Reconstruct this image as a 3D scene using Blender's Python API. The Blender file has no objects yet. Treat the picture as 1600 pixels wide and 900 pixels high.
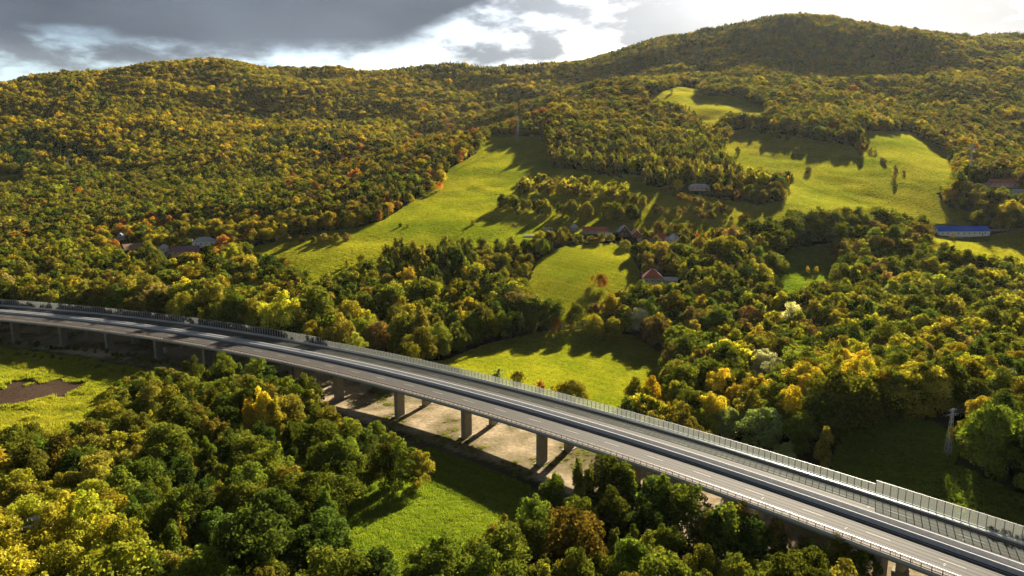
import bpy, bmesh, math, random
import numpy as np
from mathutils import Vector, Matrix

random.seed(11)
rng = np.random.default_rng(11)
scene = bpy.context.scene
col = scene.collection

# ------------------------------------------------------------------ camera, sky, sun, exposure
F, PITCH, CZ = 1067.0, math.radians(10.5), 116.6          # pixels of a 1600 px wide picture, metres above the valley floor
SUN_AZ, SUN_EL = math.radians(27.0), math.radians(23.5)    # azimuth clockwise from +Y
cam_d = bpy.data.cameras.new('camera'); cam = bpy.data.objects.new('camera', cam_d); col.objects.link(cam)
cam.location = (0, 0, CZ); cam.rotation_euler = (math.pi/2 - PITCH, 0, 0)
cam_d.sensor_width = 36; cam_d.lens = 36*F/1600; cam_d.clip_start = 1; cam_d.clip_end = 20000
scene.camera = cam
scene.view_settings.view_transform = 'Standard'; scene.view_settings.look = 'None'
scene.view_settings.gamma = 1; scene.view_settings.exposure = 2.0
scene.cycles.max_bounces = 8; scene.cycles.transparent_max_bounces = 12
scene.cycles.diffuse_bounces = 3; scene.cycles.transmission_bounces = 4; scene.cycles.volume_bounces = 0
scene.cycles.caustics_reflective = False; scene.cycles.caustics_refractive = False
scene.cycles.use_denoising = True

sun_d = bpy.data.lights.new('sun', 'SUN'); sun_d.energy = 5.0; sun_d.angle = math.radians(0.6); sun_d.color = (1.0, 0.87, 0.66)
sun = bpy.data.objects.new('sun', sun_d); col.objects.link(sun)
SD = Vector((math.sin(SUN_AZ)*math.cos(SUN_EL), math.cos(SUN_AZ)*math.cos(SUN_EL), math.sin(SUN_EL)))
sun.rotation_euler = SD.to_track_quat('Z', 'Y').to_euler(); sun.location = (300, 500, 600)

def N(nt, typ, **kw):
    n = nt.nodes.new(typ)
    for k, v in kw.items():
        if k.startswith('i_'):
            key = k[2:]; key = int(key) if key.isdigit() else key
            n.inputs[key].default_value = v
        else: setattr(n, k, v)
    return n
def M(nt, op, a, b=None, clamp=False):
    n = nt.nodes.new('ShaderNodeMath'); n.operation = op; n.use_clamp = clamp
    for i, v in enumerate((a, b)):
        if v is None: continue
        if isinstance(v, (int, float)): n.inputs[i].default_value = v
        else: nt.links.new(v, n.inputs[i])
    return n.outputs[0]
def RAMP(nt, fac, stops, interp='LINEAR'):
    n = nt.nodes.new('ShaderNodeValToRGB'); n.color_ramp.interpolation = interp
    e = n.color_ramp.elements
    while len(e) < len(stops): e.new(0.5)
    for k, (p, c) in zip(e, stops):
        k.position = p; k.color = (c, c, c, 1) if isinstance(c, (int, float)) else (*c, 1)
    nt.links.new(fac, n.inputs[0]); return n.outputs[0]
def MIX(nt, fac, a, b, blend='MIX'):
    n = nt.nodes.new('ShaderNodeMix'); n.data_type = 'RGBA'; n.blend_type = blend
    for i, v in ((0, fac), (6, a), (7, b)):
        if isinstance(v, (int, float)): n.inputs[i].default_value = v
        elif isinstance(v, tuple): n.inputs[i].default_value = (*v, 1)
        else: nt.links.new(v, n.inputs[i])
    return n.outputs[2]

def build_world():
    w = bpy.data.worlds.new('World'); scene.world = w; w.use_nodes = True
    nt = w.node_tree; nt.nodes.clear(); L = nt.links.new
    out = N(nt, 'ShaderNodeOutputWorld')
    sky = N(nt, 'ShaderNodeTexSky', sky_type='NISHITA', sun_disc=False, sun_elevation=SUN_EL, sun_rotation=SUN_AZ,
            altitude=300, air_density=1.0, dust_density=1.5, ozone_density=1.5)
    bg1 = N(nt, 'ShaderNodeBackground', i_Strength=0.05); L(sky.outputs[0], bg1.inputs[0])
    tc = N(nt, 'ShaderNodeTexCoord'); D = tc.outputs['Generated']
    sep = N(nt, 'ShaderNodeSeparateXYZ'); L(D, sep.inputs[0]); x, y, z = sep.outputs
    zz = M(nt, 'ADD', M(nt, 'MAXIMUM', z, 0.0), 0.10)
    u = M(nt, 'DIVIDE', x, zz); v = M(nt, 'DIVIDE', y, zz)
    cmb = N(nt, 'ShaderNodeCombineXYZ'); L(u, cmb.inputs[0]); L(v, cmb.inputs[1])
    n1 = N(nt, 'ShaderNodeTexNoise', i_Scale=0.9, i_Detail=9.0, i_Roughness=0.58); L(cmb.outputs[0], n1.inputs['Vector'])
    mp = N(nt, 'ShaderNodeMapping'); mp.inputs['Scale'].default_value = (1, 1, 2.6); L(D, mp.inputs[0])
    n2 = N(nt, 'ShaderNodeTexNoise', i_Scale=7.0, i_Detail=9.0, i_Roughness=0.56); L(mp.outputs[0], n2.inputs['Vector'])
    n3 = N(nt, 'ShaderNodeTexNoise', i_Scale=2.2, i_Detail=5.0, i_Roughness=0.5); L(mp.outputs[0], n3.inputs['Vector'])
    # closeness in azimuth to the sun, and to the sun itself
    hl = M(nt, 'SQRT', M(nt, 'ADD', M(nt, 'MULTIPLY', x, x), M(nt, 'MULTIPLY', y, y)))
    ch = M(nt, 'DIVIDE', M(nt, 'ADD', M(nt, 'MULTIPLY', x, math.sin(SUN_AZ)), M(nt, 'MULTIPLY', y, math.cos(SUN_AZ))), M(nt, 'MAXIMUM', hl, 0.01))
    dot = N(nt, 'ShaderNodeVectorMath', operation='DOT_PRODUCT'); L(D, dot.inputs[0]); dot.inputs[1].default_value = SD
    glow = M(nt, 'POWER', M(nt, 'MAXIMUM', dot.outputs['Value'], 0.0), 14.0)
    # the dark cloud deck: its lower edge rises towards the sun and opens round it
    c8 = M(nt, 'MAXIMUM', M(nt, 'SUBTRACT', ch, 0.80), 0.0)
    edge = M(nt, 'ADD', M(nt, 'ADD', 0.142, M(nt, 'MULTIPLY', c8, 0.62)), M(nt, 'MULTIPLY', M(nt, 'POWER', M(nt, 'MULTIPLY', c8, 5.0), 3.0), 0.5))
    nz = M(nt, 'ADD', M(nt, 'MULTIPLY', M(nt, 'SUBTRACT', n2.outputs[0], 0.5), 0.055), M(nt, 'MULTIPLY', M(nt, 'SUBTRACT', n1.outputs[0], 0.5), 0.05))
    dk = M(nt, 'ADD', M(nt, 'SUBTRACT', z, edge), nz)
    deck = RAMP(nt, M(nt, 'ADD', M(nt, 'MULTIPLY', dk, 8.0), 0.5), [(0.36, 0.0), (0.62, 1.0)], 'EASE')
    # lower bright cumulus and thin veil
    cum = RAMP(nt, M(nt, 'ADD', n2.outputs[0], M(nt, 'MULTIPLY', glow, 0.22)), [(0.44, 0.0), (0.60, 1.0)], 'EASE')
    lit = M(nt, 'ADD', 0.115, M(nt, 'MULTIPLY', glow, 0.27))
    shade = RAMP(nt, n3.outputs[0], [(0.38, 0.58), (0.60, 1.0)])
    cumc = N(nt, 'ShaderNodeMix', data_type='RGBA', blend_type='MULTIPLY'); cumc.inputs[0].default_value = 1
    L(MIX(nt, glow, (0.62, 0.72, 0.86), (1.0, 0.96, 0.90)), cumc.inputs[6]); L(M(nt, 'MULTIPLY', lit, shade), cumc.inputs[7])
    bg2 = N(nt, 'ShaderNodeBackground', i_Strength=1.0); L(cumc.outputs[2], bg2.inputs[0])
    dkc = MIX(nt, RAMP(nt, n3.outputs[0], [(0.34, 0.0), (0.66, 1.0)]), (0.021, 0.028, 0.039), (0.052, 0.063, 0.079))
    bg3 = N(nt, 'ShaderNodeBackground', i_Strength=1.0); L(dkc, bg3.inputs[0])
    m1 = N(nt, 'ShaderNodeMixShader'); L(M(nt, 'MULTIPLY', cum, 0.94), m1.inputs[0]); L(bg1.outputs[0], m1.inputs[1]); L(bg2.outputs[0], m1.inputs[2])
    m2 = N(nt, 'ShaderNodeMixShader'); L(deck, m2.inputs[0]); L(m1.outputs[0], m2.inputs[1]); L(bg3.outputs[0], m2.inputs[2])
    L(m2.outputs[0], out.inputs[0])
build_world()

# ------------------------------------------------------------------ helpers
CP, SP = math.cos(PITCH), math.sin(PITCH)
def ray(px, py):
    x = (px-800)/F; u = (450-py)/F
    return np.array([x, CP+u*SP, -SP+u*CP])
def W(px, py, Y):
    d = ray(px, py); k = Y/d[1]
    return (d[0]*k, Y, CZ+d[2]*k)
def proj(X, Y, Z):
    X, Y, Z = np.asarray(X, float), np.asarray(Y, float), np.asarray(Z, float)
    fw = np.maximum(Y*CP-(Z-CZ)*SP, 1e-3); up = Y*SP+(Z-CZ)*CP
    return 800+F*X/fw, 450-F*up/fw
def in_poly(px, py, poly):
    px = np.asarray(px); py = np.asarray(py); r = np.zeros(px.shape, bool); n = len(poly)
    for i in range(n):
        x0, y0 = poly[i]; x1, y1 = poly[(i+1) % n]
        if y0 == y1: continue
        c = ((y0 > py) != (y1 > py)) & (px < (x1-x0)*(py-y0)/(y1-y0)+x0)
        r ^= c
    return r
def vnoise(x, y, sc, seed=0):
    x = np.asarray(x)/sc; y = np.asarray(y)/sc
    xi = np.floor(x).astype(np.int64); yi = np.floor(y).astype(np.int64); fx = x-xi; fy = y-yi
    fx = fx*fx*(3-2*fx); fy = fy*fy*(3-2*fy)
    def h(a, b):
        t = (a*374761393+b*668265263+seed*974634777) & 0xffffffff
        t = ((t ^ (t >> 13))*1274126177) & 0xffffffff
        return ((t ^ (t >> 16)) & 0xffff)/65535.0
    return (h(xi, yi)*(1-fx)+h(xi+1, yi)*fx)*(1-fy)+(h(xi, yi+1)*(1-fx)+h(xi+1, yi+1)*fx)*fy

def mesh_from(name, V, Fc, mats=(), smooth=False):
    me = bpy.data.meshes.new(name); me.from_pydata([tuple(map(float, v)) for v in V], [], Fc)
    for m in mats: me.materials.append(m)
    if smooth: me.polygons.foreach_set('use_smooth', [True]*len(me.polygons))
    me.update(); return me
def link(name, data, parent=None, loc=None, rot=None):
    o = bpy.data.objects.new(name, data); col.objects.link(o)
    if parent is not None: o.parent = parent
    if loc is not None: o.location = loc
    if rot is not None: o.rotation_euler = rot
    return o
def tag(o, label=None, cat=None, group=None, kind=None):
    if label: o['label'] = label
    if cat: o['category'] = cat
    if group: o['group'] = group
    if kind: o['kind'] = kind
    return o

class MB:
    def __init__(s): s.v = []; s.f = []
    def add(s, V, Fc):
        b = len(s.v); s.v += [tuple(v) for v in V]; s.f += [tuple(i+b for i in f) for f in Fc]; return s
    def box(s, x0, x1, y0, y1, z0, z1):
        return s.add([(x0,y0,z0),(x1,y0,z0),(x1,y1,z0),(x0,y1,z0),(x0,y0,z1),(x1,y0,z1),(x1,y1,z1),(x0,y1,z1)],
                     [(0,3,2,1),(4,5,6,7),(0,1,5,4),(1,2,6,5),(2,3,7,6),(3,0,4,7)])
    def bar(s, a, b, w0, w1=None, n=4):
        w1 = w0 if w1 is None else w1
        a, b = Vector(a), Vector(b); d = (b-a).normalized(); u = d.orthogonal().normalized(); w = d.cross(u)
        V = []; 
        for p, r in ((a, w0), (b, w1)):
            for k in range(n):
                t = 2*math.pi*k/n+math.pi/n; V.append(p+(u*math.cos(t)+w*math.sin(t))*r)
        return s.add(V, [tuple(range(n))[::-1], tuple(range(n, 2*n))]+[(k, (k+1) % n, n+(k+1) % n, n+k) for k in range(n)])
    def mesh(s, name, *mats, smooth=False): return mesh_from(name, s.v, s.f, mats, smooth)
    def build(s, name, mat, parent=None): return link(name, s.mesh(name, mat), parent)

# ------------------------------------------------------------------ materials
def mat(name, base, rough=0.85, noise=0.0, scale=1.0, bump=0.0, metal=0.0, second=None, detail=6.0):
    m = bpy.data.materials.new(name); m.use_nodes = True; nt = m.node_tree; b = nt.nodes['Principled BSDF']
    b.inputs['Roughness'].default_value = rough; b.inputs['Metallic'].default_value = metal
    b.inputs['Base Color'].default_value = (*base, 1)
    if rough > 0.55 and not metal: b.inputs['Specular IOR Level'].default_value = 0.18
    if noise or bump or second:
        g = N(nt, 'ShaderNodeNewGeometry')
        n = N(nt, 'ShaderNodeTexNoise', i_Scale=scale, i_Detail=detail, i_Roughness=0.6); nt.links.new(g.outputs['Position'], n.inputs['Vector'])
        sec = second or tuple(c*(1-noise) for c in base)
        nt.links.new(MIX(nt, RAMP(nt, n.outputs[0], [(0.34, 0.0), (0.68, 1.0)]), base, sec), b.inputs['Base Color'])
        if bump:
            bp = N(nt, 'ShaderNodeBump', i_Strength=bump, i_Distance=0.2); nt.links.new(n.outputs[0], bp.inputs['Height']); nt.links.new(bp.outputs[0], b.inputs['Normal'])
    return m
MT = {}
MT['concrete'] = mat('concrete', (0.24, 0.225, 0.20), 0.9, 0.28, 0.7, 0.1)
MT['concrete_pier'] = mat('concrete_pier', (0.30, 0.275, 0.225), 0.9, 0.30, 0.5, 0.1)
MT['cornice'] = mat('cornice', (0.42, 0.41, 0.39), 0.8, 0.2, 1.3)
MT['barrier'] = mat('barrier_concrete', (0.42, 0.43, 0.45), 0.85, 0.2, 0.9)
MT['asphalt'] = mat('asphalt', (0.040, 0.0385, 0.038), 0.75, 0.25, 0.35, 0.02)
MT['asphalt_worn'] = mat('asphalt_worn', (0.029, 0.028, 0.0275), 0.8, 0.3, 0.25)
MT['paint'] = mat('road_paint', (0.40, 0.40, 0.39), 0.7, 0.5, 2.0)
MT['steel'] = mat('galvanised_steel', (0.46, 0.48, 0.50), 0.42, 0.2, 1.0, metal=0.6)
MT['rail_brown'] = mat('brown_rail_paint', (0.21, 0.105, 0.06), 0.6, 0.3, 2.0)
MT['post_grey'] = mat('grey_post_paint', (0.33, 0.35, 0.36), 0.5, 0.2, 2.0)
MT['bark'] = mat('bark', (0.10, 0.075, 0.05), 0.95, 0.45, 1.5, 0.3)
MT['birch'] = mat('pale_bark', (0.30, 0.27, 0.22), 0.95, 0.45, 1.5, 0.3)
def panel_material():
    m = bpy.data.materials.new('milky_panel'); m.use_nodes = True; nt = m.node_tree; nt.nodes.clear(); L = nt.links.new
    o = N(nt, 'ShaderNodeOutputMaterial')
    tr = N(nt, 'ShaderNodeBsdfTransparent'); tr.inputs[0].default_value = (0.86, 0.90, 0.88, 1)
    tl = N(nt, 'ShaderNodeBsdfTranslucent'); tl.inputs[0].default_value = (0.40, 0.41, 0.39, 1)
    df = N(nt, 'ShaderNodeBsdfDiffuse'); df.inputs[0].default_value = (0.35, 0.37, 0.37, 1)
    gl = N(nt, 'ShaderNodeBsdfGlossy', i_Roughness=0.15); gl.inputs[0].default_value = (0.45, 0.45, 0.45, 1)
    a = N(nt, 'ShaderNodeMixShader', i_0=0.4); L(tl.outputs[0], a.inputs[1]); L(df.outputs[0], a.inputs[2])
    b = N(nt, 'ShaderNodeMixShader', i_0=0.17); L(tr.outputs[0], b.inputs[1]); L(a.outputs[0], b.inputs[2])
    fr = N(nt, 'ShaderNodeFresnel', i_IOR=1.45); c = N(nt, 'ShaderNodeMixShader'); L(fr.outputs[0], c.inputs[0]); L(b.outputs[0], c.inputs[1]); L(gl.outputs[0], c.inputs[2])
    L(c.outputs[0], o.inputs[0]); return m
MT['panel'] = panel_material()
def leaf_material(name, trans=0.5, gain=1.0, spread=0.5, tmul=(1.15, 1.05, 0.45)):
    m = bpy.data.materials.new(name); m.use_nodes = True; nt = m.node_tree; nt.nodes.clear(); L = nt.links.new
    o = N(nt, 'ShaderNodeOutputMaterial')
    t = N(nt, 'ShaderNodeAttribute', attribute_type='INSTANCER', attribute_name='tint')
    lv = N(nt, 'ShaderNodeAttribute', attribute_type='GEOMETRY', attribute_name='lv')
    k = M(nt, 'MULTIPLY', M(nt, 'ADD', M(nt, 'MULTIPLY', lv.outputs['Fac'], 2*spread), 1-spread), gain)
    cmb = N(nt, 'ShaderNodeCombineXYZ'); 
    for i in range(3): L(k, cmb.inputs[i])
    c = MIX(nt, 1.0, t.outputs['Color'], cmb.outputs[0], 'MULTIPLY')
    tc = MIX(nt, 1.0, c, tmul, 'MULTIPLY')
    d = N(nt, 'ShaderNodeBsdfDiffuse'); L(c, d.inputs[0])
    s = N(nt, 'ShaderNodeBsdfTranslucent'); L(tc, s.inputs[0])
    a = N(nt, 'ShaderNodeMixShader', i_0=trans); L(d.outputs[0], a.inputs[1]); L(s.outputs[0], a.inputs[2])
    L(a.outputs[0], o.inputs[0]); return m
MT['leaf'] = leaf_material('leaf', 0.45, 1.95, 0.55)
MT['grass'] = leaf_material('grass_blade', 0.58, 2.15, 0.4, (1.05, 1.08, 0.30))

# ------------------------------------------------------------------ terrain
CTRL = [(-450,100,2),(-200,80,0),(0,100,0),(200,100,0),(400,100,4),(-200,200,0),(0,200,0),(120,200,0),(-100,300,0),(100,300,1),(0,250,0),
        (-300,300,-1),(-350,380,0),(-500,420,1),(-250,390,1),(0,350,1),(150,340,2),(-130,120,10),(-75,480,10),(-200,520,14),
        (-1600,2200,330),(-1300,1000,80),(-900,550,12),(-800,250,5),(1000,420,60),(700,220,30),(1300,1050,170),(1900,1950,380),
        (0,2950,270),(-1000,3000,230),(1300,3100,340),(0,-200,5),(-600,-200,5),(600,-200,15),(-1600,300,20),(1600,200,70),(0,3900,200),(-2400,3000,150),(2800,3200,250)]
for px, py, Y, sub in [
    (800,600,345,0),(860,530,430,0),(950,515,445,0),(1018,440,520,0),(880,430,540,0),(975,370,640,0),(700,352,680,0),(640,400,600,0),(480,402,600,0),(430,385,640,0),
    (740,300,790,0),(770,230,950,0),(850,250,900,0),(800,212,1000,0),(260,395,680,0),(100,440,560,14),(100,320,850,14),(150,285,980,14),(100,255,1100,14),
    (100,200,1250,14),(200,150,1450,14),(0,140,1750,12),(130,117,1800,12),(270,98,1800,12),(400,108,1800,12),(480,118,1800,12),(560,111,1850,12),(700,104,1900,12),(830,102,1900,12),
    (400,180,1420,14),(300,230,1180,14),(500,200,1320,14),(620,160,1520,14),(750,140,1650,14),(450,262,1060,14),(430,287,880,12),(560,247,930,12),(700,207,990,12),
    (830,177,1060,14),(950,167,1090,14),(1080,192,1030,14),(600,215,1160,24),(1095,292,760,0),(1180,330,690,0),(1300,345,670,0),(1200,290,775,0),(1300,260,840,0),(1260,200,980,0),
    (1400,230,910,0),(1450,282,790,0),(1500,369,680,0),(1560,400,610,0),(1570,297,770,0),(1600,240,920,14),(1160,165,1130,0),(1060,150,1200,0),(1100,136,1270,0),
    (1250,110,1440,14),(1250,30,1850,12),(1000,75,1850,12),(1060,61,1850,12),(1130,43,1850,12),(1320,33,1850,12),(1400,48,1850,12),(1480,61,1850,12),(1560,59,2050,12),(1640,60,2050,12),
    (1400,140,1280,14),(1500,170,1120,14),(1590,120,1340,14),(950,125,1520,14),(880,150,1320,14),(1200,430,510,14),(1300,400,580,10),(1250,415,570,0),(1500,440,500,14),
    (1400,352,640,12),(1400,520,385,14),(1550,520,390,14),(1200,560,345,15),(1450,700,230,0),(1580,765,203,0),(1450,655,252,0),(1350,690,242,0),(1600,690,232,0),(1350,470,450,14),(1000,480,460,12),(640,236,1120,34),(520,264,1040,30),(730,205,1180,34)]:
    X, Y, Z = W(px, py, Y+max(0, Y-700)*0.32); CTRL.append((X, Y, Z-sub))
CT = np.array(CTRL, float); SCL = 500.0
def _k(r2): return np.where(r2 > 0, 0.5*r2*np.log(np.maximum(r2, 1e-12)), 0)
def _fit():
    P = CT[:, :2]/SCL; n = len(P); A = np.zeros((n+3, n+3))
    r2 = ((P[:, None]-P[None])**2).sum(2); A[:n, :n] = _k(r2)+np.eye(n)*0.004
    A[:n, n] = 1; A[:n, n+1:] = P; A[n, :n] = 1; A[n+1:, :n] = P.T
    return P, np.linalg.solve(A, np.r_[CT[:, 2], 0, 0, 0])
_P, _w = _fit()
def ht(X, Y):
    X = np.atleast_1d(np.asarray(X, float)); Y = np.atleast_1d(np.asarray(Y, float)); sh = X.shape
    q = np.stack([X.ravel(), Y.ravel()], 1)/SCL; out = np.empty(len(q))
    for i in range(0, len(q), 20000):
        c = q[i:i+20000]; r2 = ((c[:, None]-_P[None])**2).sum(2)
        out[i:i+20000] = _k(r2)@_w[:-3]+_w[-3]+c@_w[-2:]
    out = out.reshape(sh)
    far = np.clip((Y-1050)/500, 0, 1); mid = np.clip((Y-430)/200, 0, 1)
    out = out+(vnoise(X, Y, 210, 3)-0.5)*34*far+(vnoise(X, Y, 95, 13)-0.5)*9*far+(vnoise(X, Y, 60, 5)-0.5)*(5*far+2.5*mid+0.5)+(vnoise(X, Y, 22, 8)-0.5)*(0.5+0.8*mid)
    return out
def ht1(x, y): return float(ht([x], [y])[0])
def hit(px, py, y0=110, y1=2800):
    d = ray(px, py); Y = np.arange(y0, y1, 2.0); k = Y/d[1]; X = d[0]*k; Z = CZ+d[2]*k
    b = np.nonzero(Z < ht(X, Y))[0]
    i = b[0] if len(b) else len(Y)-1
    return float(X[i]), float(Y[i]), ht1(X[i], Y[i])

# ------------------------------------------------------------------ viaduct axis (near fascia line), fitted arc with the ends carried on
ZB, ZT = CZ-102.0, CZ-100.6
PIER_PX = [(3.5,502),(74,510.5),(147,519),(223,530),(301,542),(380,557),(441,569),(508,584),(602,608),(705,637.5),(821,674),(965,722),(1126,779),(1351,858)]
def _axis():
    Q = []
    for px, py in PIER_PX:
        d = ray(px, py); k = (ZB-CZ)/d[2]; Q.append((d[0]*k, d[1]*k))
    Q = np.array(Q); s = np.r_[0, np.cumsum(np.linalg.norm(np.diff(Q, axis=0), axis=1))]
    px_, py_ = np.polyfit(s, Q[:, 0], 3), np.polyfit(s, Q[:, 1], 3)
    S = np.arange(0, s[-1]+0.1, 1.0); X, Y = np.polyval(px_, S), np.polyval(py_, S)
    th = np.unwrap(np.arctan2(np.gradient(Y), np.gradient(X)))
    k0 = (th[40]-th[0])/40*0.5; k1 = (th[-1]-th[-40])/39*0.5
    def ext(x, y, t, k, n, sg):
        o = []
        for i in range(n):
            t += k*sg; x += math.cos(t)*sg; y += math.sin(t)*sg; o.append((x, y, t))
        return o
    a = ext(X[0], Y[0], th[0], k0, 170, -1)[::-1]; b = ext(X[-1], Y[-1], th[-1], k1, 150, 1)
    return np.array(a+list(zip(X, Y, th))+b), s+170
AX, PIER_S = _axis(); SMAX = len(AX)-1.0
def at(s, off, z=0.0):
    i = np.clip(s, 0, SMAX); x = np.interp(i, np.arange(len(AX)), AX[:, 0]); y = np.interp(i, np.arange(len(AX)), AX[:, 1]); t = np.interp(i, np.arange(len(AX)), AX[:, 2])
    return Vector((x-math.sin(t)*off, y+math.cos(t)*off, z)), t
def perp(X, Y):
    """signed distance beyond the near fascia line, and station, for arrays of points"""
    X = np.asarray(X, float); Y = np.asarray(Y, float); sh = X.shape; x = X.ravel(); y = Y.ravel()
    A = AX[::4]; out = np.empty(len(x)); st = np.empty(len(x))
    for i in range(0, len(x), 20000):
        d2 = (x[i:i+20000, None]-A[None, :, 0])**2+(y[i:i+20000, None]-A[None, :, 1])**2; j = d2.argmin(1)
        a = A[j]; out[i:i+20000] = -(x[i:i+20000]-a[:, 0])*np.sin(a[:, 2])+(y[i:i+20000]-a[:, 1])*np.cos(a[:, 2]); st[i:i+20000] = j*4
    return out.reshape(sh), st.reshape(sh)

# ------------------------------------------------------------------ land cover, outlined where the grass meets the trees
OPEN = {
 'valley_meadow': [(640,570),(700,562),(760,538),(850,518),(930,515),(990,525),(1040,556),(1050,590),(990,606),(960,640),(900,650),(760,610)],
 'left_field': [(-80,505),(0,520),(120,535),(330,575),(240,582),(195,598),(170,625),(95,668),(-80,680)],
 'low_meadow': [(530,800),(590,745),(640,712),(690,690),(835,745),(812,805),(745,812),(700,838),(605,856),(545,840)],
 'under_bridge': [(480,590),(560,600),(700,640),(830,690),(900,715),(840,740),(690,700),(560,655),(540,640)],
 'long_meadow': [(465,425),(560,424),(590,402),(600,376),(690,374),(760,370),(830,374),(852,352),(806,334),(790,312),(805,300),(850,272),(900,285),(950,262),(1010,300),(1000,275),(860,262),(850,215),(765,212),(742,242),(705,262),(690,285),(650,312),(600,345),(560,356),(500,362),(400,385),(385,395),(450,405)],
 'village_field': [(815,472),(842,405),(878,386),(958,380),(985,400),(1000,425),(988,452),(905,480)],
 'right_meadow': [(1010,312),(1060,304),(1130,312),(1165,318),(1180,322),(1230,312),(1232,270),(1165,262),(1132,238),(1140,205),(1175,200),(1250,215),(1330,228),(1350,248),(1345,205),(1420,205),(1480,240),(1500,282),(1450,290),(1480,322),(1540,340),(1450,345),(1420,335),(1380,328),(1300,325),(1240,332),(1180,352),(1150,347),(1100,332),(1040,337)],
 'high_meadow': [(1000,152),(1060,135),(1100,140),(1090,150),(1150,150),(1200,172),(1190,182),(1140,177),(1112,200),(1080,182),(1060,162)],
 'barn_meadow': [(1445,372),(1540,370),(1600,358),(1680,360),(1680,410),(1520,402),(1480,388)],
 'garden_meadow': [(1212,405),(1240,388),(1298,380),(1308,440),(1205,460)],
 'orchard_slope': [(800,302),(850,272),(960,275),(1010,290),(1060,300),(1130,312),(1165,318),(1180,350),(1130,352),(1060,350),(1000,346),(900,350),(830,352)],
 'shade_meadow': [(760,212),(850,215),(862,262),(1000,285),(1000,300),(900,292),(800,302)],
 'shady_slope': [(1315,655),(1400,645),(1470,665),(1500,700),(1490,725),(1600,775),(1680,800),(1680,850),(1300,735)],
 'sand_gap': [(1058,762),(1135,785),(1145,850),(1095,868),(1072,800)],
 'right_sand_gap': [(1185,812),(1340,868),(1345,905),(1290,890),(1200,850)],
 'left_glade': [(-20,270),(40,272),(35,284),(-20,286)],
}
def open_mask(px, py, skip=()):
    r = np.zeros(np.shape(px), bool)
    for k, p in OPEN.items():
        if k not in skip: r |= in_poly(px, py, p)
    return r
TRACKS = [[(690,353),(760,352),(830,353),(900,354),(1000,349),(1060,352)],[(600,420),(640,395),(665,372)],[(955,393),(900,420),(862,452)],[(1035,412),(1000,445),(960,466)],[(660,318),(720,308),(790,305)],[(700,345),(640,356)],[(1600,358),(1545,362),(1450,372)]]
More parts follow.
